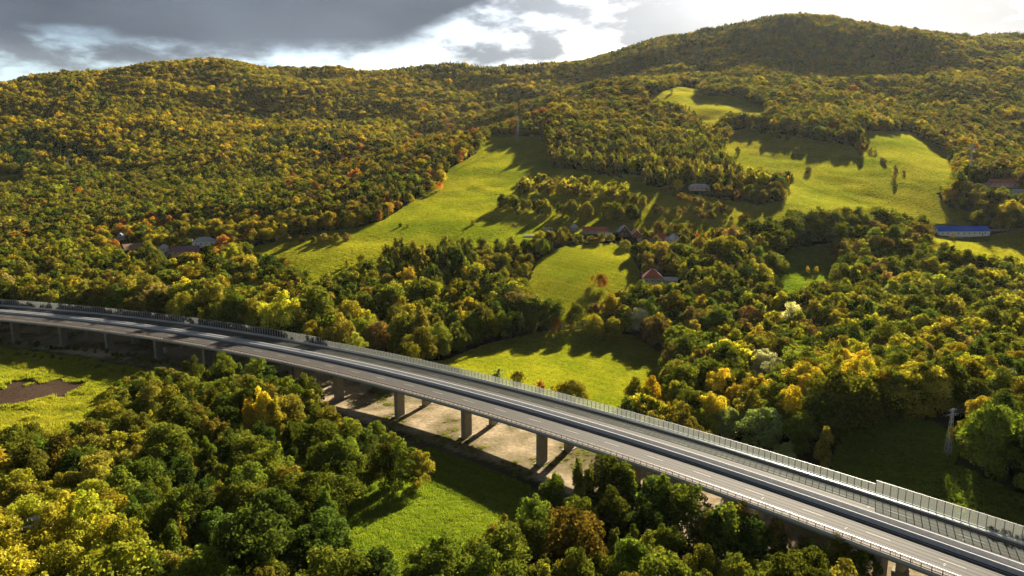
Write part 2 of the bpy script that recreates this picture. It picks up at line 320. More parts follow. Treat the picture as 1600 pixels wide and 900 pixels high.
def build_ground():
    def axis(a, lo, hi, fine, grow, end):
        neg = [lo]; st = fine
        while neg[-1] > a: st *= grow; neg.append(neg[-1]-st)
        mid = list(np.arange(lo, hi, fine)); pos = [hi]; st = fine
        while pos[-1] < end: st = min(st*grow, 60); pos.append(pos[-1]+st)
        return np.array(neg[::-1][:-1]+mid+pos)
    xs = axis(-4500, -430, 430, 2.2, 1.035, 4500); ys = axis(-900, 130, 480, 2.2, 1.012, 5200)
    X, Y = np.meshgrid(xs, ys); Z = ht(X, Y); p, st = perp(X, Y)
    ny, nx = X.shape
    px, py = proj(X, Y, Z); vis = (Y > 60)
    tx_, ty_ = proj(X, Y, Z+11); op = (open_mask(px, py) | open_mask(tx_, ty_)) & vis
    j = vnoise(X, Y, 9, 1)*0.6+vnoise(X, Y, 31, 2)*0.4; j2 = vnoise(X, Y, 120, 4)
    C = np.empty(X.shape+(3,))
    C[:] = (0.024, 0.027, 0.011); C += (j[..., None]-0.5)*np.array((0.014, 0.012, 0.006))                      # forest floor
    g = np.array((0.058, 0.078, 0.012))*(0.7+0.6*j[..., None]); g2 = np.array((0.085, 0.085, 0.022))
    C[op] = (g*(1-j2[..., None]*0.5)+g2*j2[..., None]*0.5)[op]
    soil = in_poly(px+(vnoise(X, Y, 11, 41)-0.5)*30, py+(vnoise(X, Y, 6, 42)-0.5)*16, [(-50,606),(30,602),(80,594),(122,596),(126,606),(88,620),(46,634),(-50,644)]) & vis
    C[soil] = np.array((0.050, 0.034, 0.024))*(0.7+0.6*j[soil][:, None])
    w = (j-0.5)*7
    strip = (p+w > -7) & (p+w < 37) & (st > 5) & (Y > 0) & (Y < 520)
    sand = np.array((0.34, 0.275, 0.185)); dk = np.array((0.11, 0.095, 0.05)); m = np.clip((vnoise(X, Y, 14, 6)*0.65+vnoise(X, Y, 5, 9)*0.35-0.30)*2.6, 0, 1)[..., None]
    edge = np.clip((np.abs(p-15)-14)/9, 0, 1)[..., None]*0.6
    C[strip] = ((sand*m+dk*(1-m))*(1-edge)+dk*edge)[strip]
    bank = (p+w*0.5 > -13) & (p+w*0.5 <= -7) & (Y > 0) & (Y < 520); C[bank] = np.array((0.05, 0.042, 0.025))*(0.6+0.8*j[bank][:, None])
    for k, tr in enumerate(TRACKS):
        pts = [hit(*q)[:2] for q in tr]; d = np.full(X.shape, 1e9)
        for (x0, y0), (x1, y1) in zip(pts, pts[1:]):
            t = np.clip(((X-x0)*(x1-x0)+(Y-y0)*(y1-y0))/((x1-x0)**2+(y1-y0)**2+1e-6), 0, 1)
            d = np.minimum(d, np.hypot(X-x0-t*(x1-x0), Y-y0-t*(y1-y0)))
        C[d < 2.6] = (0.26, 0.23, 0.16)
    me = bpy.data.meshes.new('ground'); V = np.stack([X, Y, Z], -1).reshape(-1, 3)
    me.vertices.add(len(V)); me.vertices.foreach_set('co', V.ravel())
    a = (np.arange(ny-1)[:, None]*nx+np.arange(nx-1)[None]).ravel(); q = np.stack([a, a+1, a+nx+1, a+nx], 1)
    me.loops.add(q.size); me.polygons.add(len(q)); me.loops.foreach_set('vertex_index', q.ravel())
    me.polygons.foreach_set('loop_start', np.arange(len(q))*4); me.polygons.foreach_set('use_smooth', np.ones(len(q), bool))
    me.update(calc_edges=True)
    ca = me.color_attributes.new('cover', 'FLOAT_COLOR', 'POINT'); ca.data.foreach_set('color', np.c_[C.reshape(-1, 3), np.ones(len(V))].ravel())
    m = bpy.data.materials.new('ground_cover'); m.use_nodes = True; nt = m.node_tree; b = nt.nodes['Principled BSDF']; b.inputs['Roughness'].default_value = 1.0
    b.inputs['Specular IOR Level'].default_value = 0.0
    at_ = N(nt, 'ShaderNodeAttribute', attribute_name='cover'); ge = N(nt, 'ShaderNodeNewGeometry')
    n1 = N(nt, 'ShaderNodeTexNoise', i_Scale=0.6, i_Detail=8.0, i_Roughness=0.65); nt.links.new(ge.outputs['Position'], n1.inputs['Vector'])
    nt.links.new(MIX(nt, 1.0, at_.outputs['Color'], RAMP(nt, n1.outputs[0], [(0.3, 0.62), (0.7, 1.3)]), 'MULTIPLY'), b.inputs['Base Color'])
    bp = N(nt, 'ShaderNodeBump', i_Strength=0.6, i_Distance=0.5); nt.links.new(n1.outputs[0], bp.inputs['Height']); nt.links.new(bp.outputs[0], b.inputs['Normal'])
    me.materials.append(m)
    tag(link('ground', me), 'valley floor and hillsides with meadows and bare strips', None, None, 'structure')
build_ground()

# ------------------------------------------------------------------ viaduct
S0, S1 = 2.0, SMAX-2.0
def sweep(profile, s0, s1, step=4.0, closed=True):
    n = max(1, int(round((s1-s0)/step))); V = []; Fc = []; k = len(profile)
    for i in range(n+1):
        s = s0+(s1-s0)*i/n
        for off, z in profile: V.append(at(s, off, z)[0])
    for i in range(n):
        for j in range(k if closed else k-1):
            a = i*k+j; b = i*k+(j+1) % k; Fc.append((a, b, b+k, a+k))
    if closed: Fc.append(tuple(range(k))[::-1]); Fc.append(tuple(range(n*k, n*k+k)))
    return V, Fc
def swept(name, m, parent, profile, s0=S0, s1=S1, step=4.0, closed=True):
    V, Fc = sweep(profile, s0, s1, step, closed)
    me = mesh_from(name, V, Fc, (m,)); bm = bmesh.new(); bm.from_mesh(me); bmesh.ops.recalc_face_normals(bm, faces=bm.faces); bm.to_mesh(me); bm.free()
    return link(name, me, parent)
def rect(o0, o1, z0, z1): return [(o0, z0), (o1, z0), (o1, z1), (o0, z1)]

def build_viaduct():
    v = tag(link('viaduct', None, loc=(0, 0, 0)), 'long curving concrete motorway viaduct on paired rectangular piers', 'viaduct')
    for o in (0.0, 17.5):
        swept('deck', MT['concrete'], v, [(o, ZB), (o, ZT-0.25), (o+14.9, ZT-0.25), (o+14.9, ZB), (o+12.2, ZB-0.3), (o+11.2, ZB-1.5), (o+4.0, ZB-1.5), (o+3.0, ZB-0.3)])
    swept('cornice', MT['cornice'], v, [(-0.12, ZT-0.75), (-0.12, ZT+0.12), (1.5, ZT+0.12), (1.5, ZT-0.248), (0.0, ZT-0.248), (0.0, ZT-0.75)])
    swept('cornice', MT['cornice'], v, rect(31.0, 32.5, ZT-0.246, ZT+0.14))
    swept('cornice', MT['cornice'], v, rect(13.9, 14.9, ZT-0.246, ZT+0.10)); swept('cornice', MT['cornice'], v, rect(17.5, 18.5, ZT-0.246, ZT+0.10))
    L0 = PIER_S[10]-PIER_S[9]; ss = list(PIER_S)
    ss = [PIER_S[0]-41*k for k in (4, 3, 2, 1)]+ss+[PIER_S[-1]+41*k for k in (1, 2, 3)]
    me = {}
    for s in ss:
        for o in (4.4, 22.2):
            c, t = at(s+2.4+(0.0 if o < 10 else 0.6), o+2.5)
            g = ht1(c.x, c.y)-1.5; top = ZB-1.5
            joint = abs(s-PIER_S[6]) < 1
            for dx in ((-1.9, 1.9) if joint else (0,)):
                b = MB(); w, d, ch = (0.8 if joint else 1.15), 2.5, 0.3
                ring = [(-w+ch,-d),(w-ch,-d),(w,-d+ch),(w,d-ch),(w-ch,d),(-w+ch,d),(-w,d-ch),(-w,-d+ch)]
                b.add([(x+dx, y, z) for z in (g, top+0.02) for x, y in ring], [tuple(range(8))[::-1], tuple(range(8, 16))]+[(k, (k+1) % 8, 8+(k+1) % 8, 8+k) for k in range(8)])
                pr = b.build('pier', MT['concrete_pier'], v); pr.location = c; pr.rotation_euler = (0, 0, t)
                bb = MB().box(dx-w+0.25, dx+w-0.25, -d+0.5, d-0.5, top-0.0, top+0.0+0.02)
                f = MB().box(-w-0.7, w+0.7, -d-0.7, d+0.7, g-0.2, g+1.75).build('footing', MT['concrete_pier'], pr); f.location = (dx, 0, 0)
            if joint:
                pipe = MB().bar((-0.2, -2.6, g), (-0.2, -2.6, top), 0.22, n=8).build('drain_pipe', MT['steel'], v); pipe.location = c; pipe.rotation_euler = (0, 0, t)
    # carriageways
    for o0, o1, dash, lab in ((1.5, 13.9, 7.9, 'asphalt carriageway of the viaduct beside the brown railing'), (18.5, 31.0, 25.0, 'asphalt carriageway of the viaduct beside the noise wall')):
        r = swept('road', MT['asphalt'], None, [(o0, ZT), (o1, ZT)], closed=False); tag(r, lab, None, None, 'structure')
        for off in (o0+1.6, o1-0.9):
            swept('edge_line', MT['paint'], r, [(off-0.13, ZT+0.004), (off+0.13, ZT+0.004)], closed=False)
        for off in (dash-2.75, dash-1.0, dash+0.95, dash+2.7): swept('wheel_track', MT['asphalt_worn'], r, [(off-0.32, ZT+0.002), (off+0.32, ZT+0.002)], closed=False)
        for s in np.arange(S0+3, S1-8, 17.6):
            swept('lane_dash', MT['paint'], r, [(dash-0.09, ZT+0.004), (dash+0.09, ZT+0.004)], s, s+6.0, 3.0, closed=False)
        for s in np.arange(PIER_S[12]+10, S1-8, 24.0):
            for q in (-2.5, -1.7):
                swept('road_mark', MT['cornice'], r, rect(dash+q-0.2, dash+q+0.2, ZT+0.005, ZT+0.03), s, s+0.5, 0.5)
    # joints across the deck
    def rails(name, label, cat, off, beams, step, post, m, extra=None):
        t = tag(link(name, None), label, cat)
        for o0, o1, z0, z1 in beams: swept('rail', m, t, rect(off+o0, off+o1, ZT+z0, ZT+z1))
        b = MB().box(-post[0], post[0], -post[1], post[1], 0, post[2]); me = b.mesh('post', m)
        for s in np.arange(S0+1, S1, step):
            c, a = at(s, off, ZT+0.1); p = link('post', me, t, c, (0, 0, a))
        return t
    t = rails('bridge_railing', 'brown steel railing along the near edge of the viaduct', 'railing', 0.35, [(-0.06, 0.06, 1.22, 1.34), (-0.035, 0.035, 0.72, 0.80), (-0.035, 0.035, 0.30, 0.37)], 2.4, (0.08, 0.07, 1.2), MT['rail_brown'])
    b = MB()
    for s in np.arange(S0, S1, 0.3):
        c, a = at(s, 0.35, ZT+0.12); b.bar(c, (c.x, c.y, ZT+1.22), 0.035, n=3)
    tag(b.build('baluster', MT['rail_brown'], t), kind='stuff')
    rails('guard_rail', 'low steel guard rail behind the brown bridge railing', 'guard rail', 1.75, [(-0.04, 0.04, 0.48, 0.80)], 4.0, (0.05, 0.06, 0.66), MT['steel'])
    rails('guard_rail', 'steel guard rail in front of the noise wall', 'guard rail', 30.7, [(-0.04, 0.04, 0.42, 0.78), (-0.06, 0.06, 0.95, 1.07)], 2.0, (0.05, 0.06, 0.9), MT['steel'])
    for o, lab in ((14.4, 'concrete median barrier on the near carriageway edge'), (18.0, 'concrete median barrier on the far carriageway edge')):
        t = tag(link('median_barrier', None), lab, 'barrier')
        for s in np.arange(S0, S1-6, 6.0):
            swept('barrier_block', MT['barrier'], t, [(o-0.34, ZT+0.10), (o-0.30, ZT+0.35), (o-0.20, ZT+1.3), (o+0.20, ZT+1.3), (o+0.30, ZT+0.35), (o+0.34, ZT+0.10)], s, s+5.96, 5.96)
    # noise wall: higher at both ends
    t = tag(link('noise_wall', None), 'grey see-through noise wall along the far edge of the viaduct', 'noise wall')
    swept('parapet', MT['barrier'], t, rect(31.85, 32.35, ZT+0.14, ZT+0.95))
    sL, sR = PIER_S[6]-4, PIER_S[12]+33
    pm, qm = {}, {}
    for hh in (2.9, 4.1):
        pm[hh] = MB().box(-0.08, 0.08, -0.1, 0.1, 0, hh).mesh('post', MT['post_grey'])
        qm[hh] = MB().box(0.09, 1.91, -0.015, 0.015, 0.06, hh-0.1).mesh('panel', MT['panel'])
    rl = {}
    for s in np.arange(S0+2, S1-2, 2.0):
        hh = 4.1 if (s < sL or s > sR) else 2.9
        c, a = at(s, 32.1, ZT+0.85); c2, _ = at(s+2, 32.1, ZT+0.85); a = math.atan2(c2.y-c.y, c2.x-c.x)
        link('post', pm[hh], t, c, (0, 0, a)); link('panel', qm[hh], t, c, (0, 0, a))
    for s0, s1, hh in ((S0+2, sL, 4.1), (sL, sR, 2.9), (sR, S1-2, 4.1)):
        swept('top_rail', MT['post_grey'], t, rect(32.04, 32.16, ZT+0.85+hh-0.08, ZT+0.85+hh), s0, s1)
build_viaduct()

# ------------------------------------------------------------------ tree models
def leaf_cloud(P, Nn, size, r, flat=0.75):
    """one kite-shaped leaf spray per point P, roughly facing Nn"""
    n = len(P); Nn = Nn+r.normal(size=(n, 3))*flat; Nn /= np.linalg.norm(Nn, axis=1)[:, None]+1e-9
    a = np.cross(Nn, r.normal(size=(n, 3))); a /= np.linalg.norm(a, axis=1)[:, None]+1e-9; b = np.cross(Nn, a)
    s = (size*(0.6+0.8*r.random(n)))[:, None] if np.isscalar(size) else size[:, None]
    asp = (0.55+0.4*r.random(n))[:, None]
    V = np.stack([P-a*s*0.5, P-b*s*0.5*asp+a*s*0.1, P+a*s*0.5, P+b*s*0.5*asp-a*s*0.05+Nn*s*0.12], 1)
    return V.reshape(-1, 3), np.arange(4*n).reshape(n, 4)
def lobes_round(r, H, R, n, base=0.22, droop=0.0):
    c = []; zc = H*(0.5+base/2); hz = H*(1-base)/2
    ph = r.random()*6.28; ex = 0.85+0.3*r.random()
    for i in range(n):
        d = r.normal(size=3); d /= np.linalg.norm(d)
        if d[2] < -0.5: d[2] *= -0.7
        k = 0.45+0.38*r.random()
        rad = R*(0.20+0.22*r.random()); up = 0.85+0.55*r.random()
        x, y = d[0]*R*k*1.1*ex, d[1]*R*k*1.1/ex
        c.append((x*math.cos(ph)-y*math.sin(ph), x*math.sin(ph)+y*math.cos(ph), zc+d[2]*hz*(k+0.16), rad, rad*up))
    for i in range(7):
        a = r.random()*6.28; q = R*(0.40+0.25*r.random()); c.append((math.cos(a)*q, math.sin(a)*q, H*(0.10+0.20*r.random()), R*0.30, R*0.30))
    for i in range(3):
        a = r.random()*6.28; q = R*0.3*r.random(); c.append((math.cos(a)*q, math.sin(a)*q, zc+hz*(0.72+0.2*r.random()), R*0.22, R*0.36))
    c.append((0, 0, zc, R*0.55, hz*0.72)); return c
def lobes_tall(r, H, R, n, base=0.12):
    c = []
    for i in range(n):
        t = base+(1-base)*(i+0.5*r.random())/n; w = R*(math.sin(math.pi*min(1, (t-base)/(1-base)*0.80+0.17)))**0.75
        a = r.random()*6.28; q = w*0.42
        c.append((math.cos(a)*q, math.sin(a)*q, H*t*0.93, w*0.52+0.25, H/n*1.35))
    c.append((0, 0, H*0.5, R*0.5, H*0.36)); return c
def lobes_cone(r, H, R, n):
    c = []
    for i in range(n):
        t = 0.08+0.9*i/n; w = R*(1-t)*1.0+0.15
        for k in range(3 if t < 0.7 else 1):
            a = r.random()*6.28; c.append((math.cos(a)*w*0.5, math.sin(a)*w*0.5, H*t, w*0.55, H/n*0.8))
    return c
def crown_arrays(lobes, count, size, r, loose=0.2):
    L = np.array(lobes); wgt = L[:, 3]*L[:, 3]+L[:, 3]*L[:, 4]; idx = r.choice(len(L), count, p=wgt/wgt.sum())
    d = r.normal(size=(count, 3)); d /= np.linalg.norm(d, axis=1)[:, None]; d[:, 2] = np.where(d[:, 2] < -0.5, -d[:, 2], d[:, 2])
    k = 1-np.abs(r.normal(size=count))*loose; sc = np.stack([L[idx, 3], L[idx, 3], L[idx, 4]], 1)
    P = L[idx, :3]+d*sc*k[:, None]; P[:, 2] = np.maximum(P[:, 2], 0.25)
    lv = np.clip(0.5+0.5*(r.random(len(L))[idx]-0.5)+0.6*(r.random(count)-0.5), 0, 1)
    V, Q = leaf_cloud(P, d, size, r); return V, Q, np.repeat(lv, 4)
def trunk_arrays(H, R, r, shape):
    b = MB(); tr = max(0.12, H*0.016); top = H*(0.62 if shape != 'cone' else 0.9); x = y = 0.0; p = (0, 0, -0.6); w = tr*1.35
    k = 4
    for i in range(1, k+1):
        q = (r.normal()*tr*0.8, r.normal()*tr*0.8, top*i/k); w2 = tr*(1.1-0.75*i/k); b.bar(p, q, w, w2, 7); 
        if i >= 2 and shape != 'cone':
            for j in range(3):
                a = r.random()*6.28; ln = R*(0.45+0.3*r.random()); e = (q[0]+math.cos(a)*ln, q[1]+math.sin(a)*ln, q[2]+ln*(0.6+0.5*r.random())*(1.6 if shape == 'tall' else 1))
                if e[2] < H*0.95: b.bar(q, e, w2*0.55, w2*0.18, 5)
        p, w = q, w2
    return np.array(b.v), b.f
SHAPES = {}      # name -> dict(H, R, crown mesh, trunk mesh, joined meshes by level of detail)
def crown_mesh(name, V, Q, lv):
    me = bpy.data.meshes.new(name); me.vertices.add(len(V)); me.vertices.foreach_set('co', V.ravel())
    me.loops.add(Q.size); me.polygons.add(len(Q)); me.loops.foreach_set('vertex_index', Q.ravel()); me.polygons.foreach_set('loop_start', np.arange(len(Q))*4)
    me.update(calc_edges=True); a = me.attributes.new('lv', 'FLOAT', 'POINT'); a.data.foreach_set('value', lv); me.materials.append(MT['leaf']); return me
proto = bpy.data.collections.new('tree_models')   # not linked to the scene: only the forests' instances show them
PROTO_IDX = {}
def make_shape(name, shape, H, R, n, seed, counts, sizes, bark='bark', loose=0.2, base=0.22):
    r = np.random.default_rng(seed)
    lb = {'round': lambda: lobes_round(r, H, R, n, base), 'tall': lambda: lobes_tall(r, H, R, n), 'cone': lambda: lobes_cone(r, H, R, n)}[shape]()
    tv, tf = trunk_arrays(H, R, r, shape)
    d = dict(H=H, R=R, shape=shape)
    for lod, (c, sz) in enumerate(zip(counts, sizes)):
        V, Q, lv = crown_arrays(lb, c, sz, r, loose)
        cm = crown_mesh('crown', V, Q, lv)
        if lod == 0: d['crown'] = cm; d['trunk'] = mesh_from('trunk', tv, tf, (MT[bark],))
        me = bpy.data.meshes.new('tree_model')
        bm = bmesh.new(); bm.from_mesh(cm); lay = bm.verts.layers.float.get('lv')
        vs = [bm.verts.new(v) for v in tv]
        if lod < 2:
            for f in tf:
                try: nf = bm.faces.new([vs[i] for i in f]); nf.material_index = 1
                except ValueError: pass
        bm.to_mesh(me); bm.free(); me.materials.append(MT['leaf']); me.materials.append(MT[bark])
        nm = 'model_%03d' % len(PROTO_IDX); o = bpy.data.objects.new(nm, me); proto.objects.link(o); PROTO_IDX[(name, lod)] = len(PROTO_IDX)
    SHAPES[name] = d
CN, SZ = (6500, 2200, 700), (0.64, 1.05, 1.6)
for i in range(5): make_shape('round%d' % i, 'round', 17.0, 6.7, 22+2*i, 100+i, CN, SZ, base=0.05, loose=0.26)
for i in range(2): make_shape('wide%d' % i, 'round', 13.0, 7.6, 30, 120+i, CN, SZ, base=0.03, loose=0.16)
for i in range(3): make_shape('tall%d' % i, 'tall', 19.0, 4.0, 11, 140+i, (3800, 1300, 420), SZ, 'birch' if i == 2 else 'bark', 0.28)
for i in range(2): make_shape('cone%d' % i, 'cone', 18.0, 3.6, 15, 160+i, (2600, 800, 200), SZ, 'bark', 0.18)
for i in range(2): make_shape('airy%d' % i, 'round', 16.0, 5.4, 17, 180+i, (3600, 1200, 300), (0.58, 1.05, 2.0), 'birch', 0.32, 0.03)
for i in range(2): make_shape('bush%d' % i, 'round', 4.0, 2.6, 9, 200+i, (1100, 400, 110), (0.45, 0.7, 1.2), 'bark', 0.2, 0.02)

TINT = {'dark': (0.034, 0.052, 0.010), 'green': (0.060, 0.075, 0.011), 'olive': (0.098, 0.092, 0.016), 'lime': (0.140, 0.140, 0.016), 'yellow': (0.26, 0.20, 0.018),
        'gold': (0.165, 0.140, 0.016), 'orange': (0.21, 0.100, 0.022), 'rust': (0.15, 0.055, 0.022), 'brown': (0.095, 0.072, 0.025), 'pale': (0.135, 0.170, 0.060),
        'silver': (0.26, 0.27, 0.19), 'spruce': (0.014, 0.030, 0.012), 'red': (0.30, 0.045, 0.025)}
WORD = {'dark': 'dark green', 'green': 'green', 'olive': 'olive green', 'lime': 'yellow-green', 'yellow': 'yellow', 'gold': 'golden', 'orange': 'orange', 'rust': 'russet',
        'brown': 'brown', 'pale': 'pale straw-green', 'silver': 'silvery', 'spruce': 'blackish green', 'red': 'red'}
# region -> outline in the picture, colour weights, shape weights, height range
RD, RT, RA = ('round', 'wide'), ('tall',), ('airy',)
REG = [
 ('corner_wood', [(-300,780),(60,780),(160,812),(240,950),(-300,1200)], dict(lime=6, gold=.8, olive=1, yellow=1.2), dict(round=4, wide=1, airy=1), (13, 17)),
 ('front_wood', [(-300,560),(200,560),(450,560),(520,640),(1150,700),(1500,880),(1500,1300),(-300,1300)], dict(dark=3, green=5, olive=2.6, lime=1.0), dict(round=5, tall=2, airy=2, wide=.6), (11, 18)),
 ('poplar_stand', [(588,380),(660,378),(735,395),(735,442),(588,442)], dict(green=5, olive=3, dark=2), dict(tall=1), (17, 21)),
 ('shelter_belt', [(-300,400),(360,405),(440,420),(600,440),(745,440),(760,560),(700,600),(-300,520)], dict(lime=3.2, green=4, olive=2, gold=1.3, dark=1.6, brown=.4), dict(round=5, tall=2, airy=1), (12, 19)),
 ('hamlet_wood', [(360,330),(480,340),(420,405),(140,405),(120,360)], dict(olive=2, gold=2.4, green=2, orange=.9, brown=1.6), dict(round=3, wide=2, bush=1), (7, 12)),
 ('low_left_forest', [(-300,262),(430,262),(470,340),(360,360),(140,402),(-300,402)], dict(green=5, olive=3, lime=1.6, dark=1.6, brown=1.0, orange=.25), dict(round=5, wide=2, tall=.5), (11, 15)),
 ('autumn_spur', [(400,300),(560,225),(760,165),(860,150),(860,215),(745,250),(690,300),(560,360),(400,395)], dict(green=4.5, olive=4.5, orange=.55, gold=1.5, rust=.2, brown=1.3, dark=1.8), dict(round=5, wide=2, tall=1), (9, 14)),
 ('poplar_rows', [(845,208),(1150,220),(1170,285),(1000,290),(950,262),(860,262)], dict(green=3, olive=4, lime=2), dict(tall=4, round=1), (14, 19)),
 ('spur_top', [(760,140),(1000,140),(1140,195),(1140,225),(850,215)], dict(green=4, olive=3, gold=2, brown=2, dark=2), dict(round=5, wide=1), (13, 18)),
 ('village_trees', [(780,262),(1120,285),(1240,300),(1200,345),(1080,420),(960,470),(820,470),(740,445),(740,370),(780,350)], dict(green=3, olive=3, lime=1.3, brown=1.8, gold=1.0, orange=.6), dict(round=4, tall=1.5, wide=1, bush=1.3), (7, 12)),
 ('left_hill', [(-400,60),(700,90),(900,95),(880,150),(760,175),(560,235),(430,275),(-400,275)], dict(gold=5.2, yellow=1.0, lime=1.2, olive=4.4, green=1.9, dark=.8, orange=.15), dict(round=6, wide=2), (12, 17)),
 ('right_hill', [(880,0),(1700,0),(1700,330),(1500,300),(1340,205),(1000,150),(880,150)], dict(gold=3.6, lime=.6, olive=4.0, green=2.0, dark=1.0, brown=1.2, orange=.4), dict(round=6, wide=2, tall=.3), (12, 17)),
 ('copse', [(1210,320),(1460,330),(1450,430),(1200,440)], dict(dark=2, green=4, olive=2.4, lime=1, brown=1), dict(round=5, wide=2), (13, 18)),
 ('right_wood', [(1000,400),(1800,380),(1800,640),(1500,620),(1260,580),(1000,640),(740,560),(740,440)], dict(green=4.6, lime=2.2, olive=2, dark=2.2, brown=1.1, gold=.8, silver=.35, pale=.3), dict(round=6, wide=2, tall=.7, airy=.7), (12, 18)),
 ('slope_edge_trees', [(960,540),(1300,560),(1800,560),(1800,800),(1200,740),(960,660)], dict(lime=3, green=3, yellow=1.6, gold=1.2, olive=1.5, dark=1), dict(round=5, tall=1, wide=1), (12, 18)),
]
VIAD = None
def pick(r, wts):
    k = list(wts); p = np.array([wts[i] for i in k], float); return k[int(np.searchsorted(np.cumsum(p/p.sum()), r))] if r < 1 else k[-1]
VAR = {'round': 5, 'wide': 2, 'tall': 3, 'cone': 2, 'airy': 2, 'bush': 2}
# conifer patches inside the forests
SPRUCE = [[(400,215),(470,222),(540,205),(545,225),(500,252),(380,255)], [(0,205),(130,240),(250,262),(60,272),(-100,250)], [(1050,40),(1220,20),(1225,40),(1060,75)], [(1500,40),(1700,40),(1700,62),(1510,62)], [(880,80),(1000,60),(1010,80),(890,105)], [(560,95),(850,95),(850,125),(600,120)]]

HOUSES_XY = []; HOUSE_BOX = []
TREES = []   # x, y, z, height, shape name, colour key, region, px, py, manual label
def manual():
    T = [  # px, py of the foot, height, shape, colour, label
     (652,566,9.5,'bush1','gold','lone rounded golden shrub tree just behind the noise wall at the dark wood'),
     (592,556,19,'wide0','brown','big russet-brown tree at the edge of the dark wood behind the viaduct'),
     (1284,738,17.5,'tall1','olive','tall pointed olive tree standing at the shady slope behind the noise wall'),
     (1227,730,8.5,'wide1','pale','low rounded straw-coloured bush tree touching the noise wall by the pointed tree'),
     (1190,700,15,'wide0','pale','large pale willow with billowing crown behind the noise wall'),
     (1140,690,13,'wide1','pale','smaller pale willow beside the large billowing willow'),
     (1190,590,15,'wide1','silver','white-silver willow in the middle of the right wood'),
     (1215,605,14,'wide0','silver','silver-leaved willow just below the whitest willow'),
     (288,902,19,'cone1','olive','narrow conical tree standing alone in the dark gap at the bottom edge'),
     (412,690,24,'tall0','yellow','bright yellow poplar in the wood in front of the viaduct'),
     (394,694,21,'tall1','yellow','second bright yellow poplar, lower one beside the tallest yellow poplar'),
     (434,690,20,'tall0','gold','golden poplar on the viaduct side of the bright yellow poplars'),
     (895,630,11,'wide0','olive','rounded olive tree by the noise wall in the valley meadow'),
     (880,628,8.5,'bush0','gold','golden bush leaning against the rounded olive tree in the valley meadow'),
     (844,612,5,'bush1','orange','small orange bush on the valley meadow by the noise wall'),
     (810,606,8,'bush0','olive','olive bush with golden rim at the valley meadow by the noise wall'),
     (780,598,7,'bush1','pale','greyish sparse bush at the left end of the valley meadow bushes'),
     (868,524,12,'airy0','orange','orange tree at the top edge of the valley meadow'),
     (930,526,14,'wide0','lime','big round bright green tree at the top edge of the valley meadow'),
     (958,528,13,'wide1','lime','round bright green tree forming the right half of the pair above the valley meadow'),
     (1262,271,7,'bush0','olive','dark lone bush in the middle of the wide right meadow'),
     (1245,238,6,'bush1','green','small dark bush higher up on the wide right meadow'),
     (1152,244,12,'round1','green','solitary green tree at the upper left corner of the right meadow'),
     (1397,281,9,'airy1','brown','thin half-bare tree on the right meadow beside the hedge end'),
     (1412,272,4,'bush0','brown','dark low bush at the lower end of the meadow hedge'),
     (1176,316,12,'round0','green','left tree of the dense green clump on the right meadow'),
     (1192,318,13,'round2','olive','middle tree of the dense green clump on the right meadow'),
     (1210,316,14,'round3','green','tallest tree of the dense green clump on the right meadow'),
     (1222,312,12,'round4','lime','right tree of the dense green clump on the right meadow'),
     (565,414,9,'round1','lime','lone yellow-green tree on the long meadow above the poplar stand'),
     (738,353,5,'bush1','olive','small round tree on the field road across the long meadow'),
     (625,356,4,'bush0','dark','low dark bushes at the end of the field road'),
     (636,356,3.5,'bush1','olive','lower bush beside the dark bush at the field road end'),
     (940,452,12,'round2','orange','orange tree in the field below the red-roofed row'),
     (926,450,10,'airy0','gold','thin golden tree in front of the orange tree in the village field'),
     (1090,372,4,'bush0','red','bright red shrub below the long red roof'),
     (600,762,15,'round0','green','leafy green tree standing alone in front of the viaduct piers, left stem'),
     (626,768,18,'airy1','green','tallest leafy green tree of the clump in front of the viaduct piers'),
     (655,765,14,'round3','olive','olive tree on the meadow side of the clump in front of the piers'),
     (583,752,10,'airy0','dark','lower dark tree on the left of the clump in front of the piers'),
     (900,905,19,'wide0','olive','large rounded olive tree at the bottom edge in front of the viaduct'),
     (865,800,13,'round1','green','rounded green tree at the right rim of the low shaded meadow'),
     (1300,206,14,'wide1','orange','tree with orange-red flank in the hedge above the right meadow'),
     (1050,147,9,'round0','gold','small golden tree on the highest meadow'),
     (808,190,10,'round2','red','red tree on the spur beside the lattice mast'),
     (1302,425,11,'tall0','lime','pale slim tree by the small garden meadow'),
     (1262,428,6,'airy0','yellow','small yellow fruit tree on the garden meadow'),
     (1275,428,6,'airy1','yellow','second small yellow fruit tree on the garden meadow'),
     (1452,652,19,'round1','lime','tall yellow-green tree added at the top of the shady slope left of the mast'),  # trees along the slope top, added to keep sun off the grass
     (1470,648,18,'round2','gold','golden tree added at the top of the shady slope by the mast'),
     (1436,646,18,'wide0','green','dark spreading tree added at the top of the shady slope'),
     (1520,318,6,'bush0','olive','olive bush at the lower end of the right farm'),
     (1480,306,9,'round0','brown','brown tree in the hedge next to the right farm'),
     (1500,312,8,'round1','olive','olive tree in the hedge next to the right farm'),
     (1488,376,7,'airy1','brown','bare brown tree standing before the blue roof'),
     (1548,345,8,'wide0','brown','grey-brown tree above the blue roof'),
    ]
    for px, py, h, sh, c, lab in T:
        x, y, z = hit(px, py); TREES.append((x, y, z, h, sh, c, 'manual', px, py, lab))
        S = SHAPES[sh]; k = h/S['H']*F/y; HOUSE_BOX.append((px-S['R']*k*0.62, px+S['R']*k*0.62, py-h*F/y*0.92, py-h*F/y*0.38, y-3))
manual()
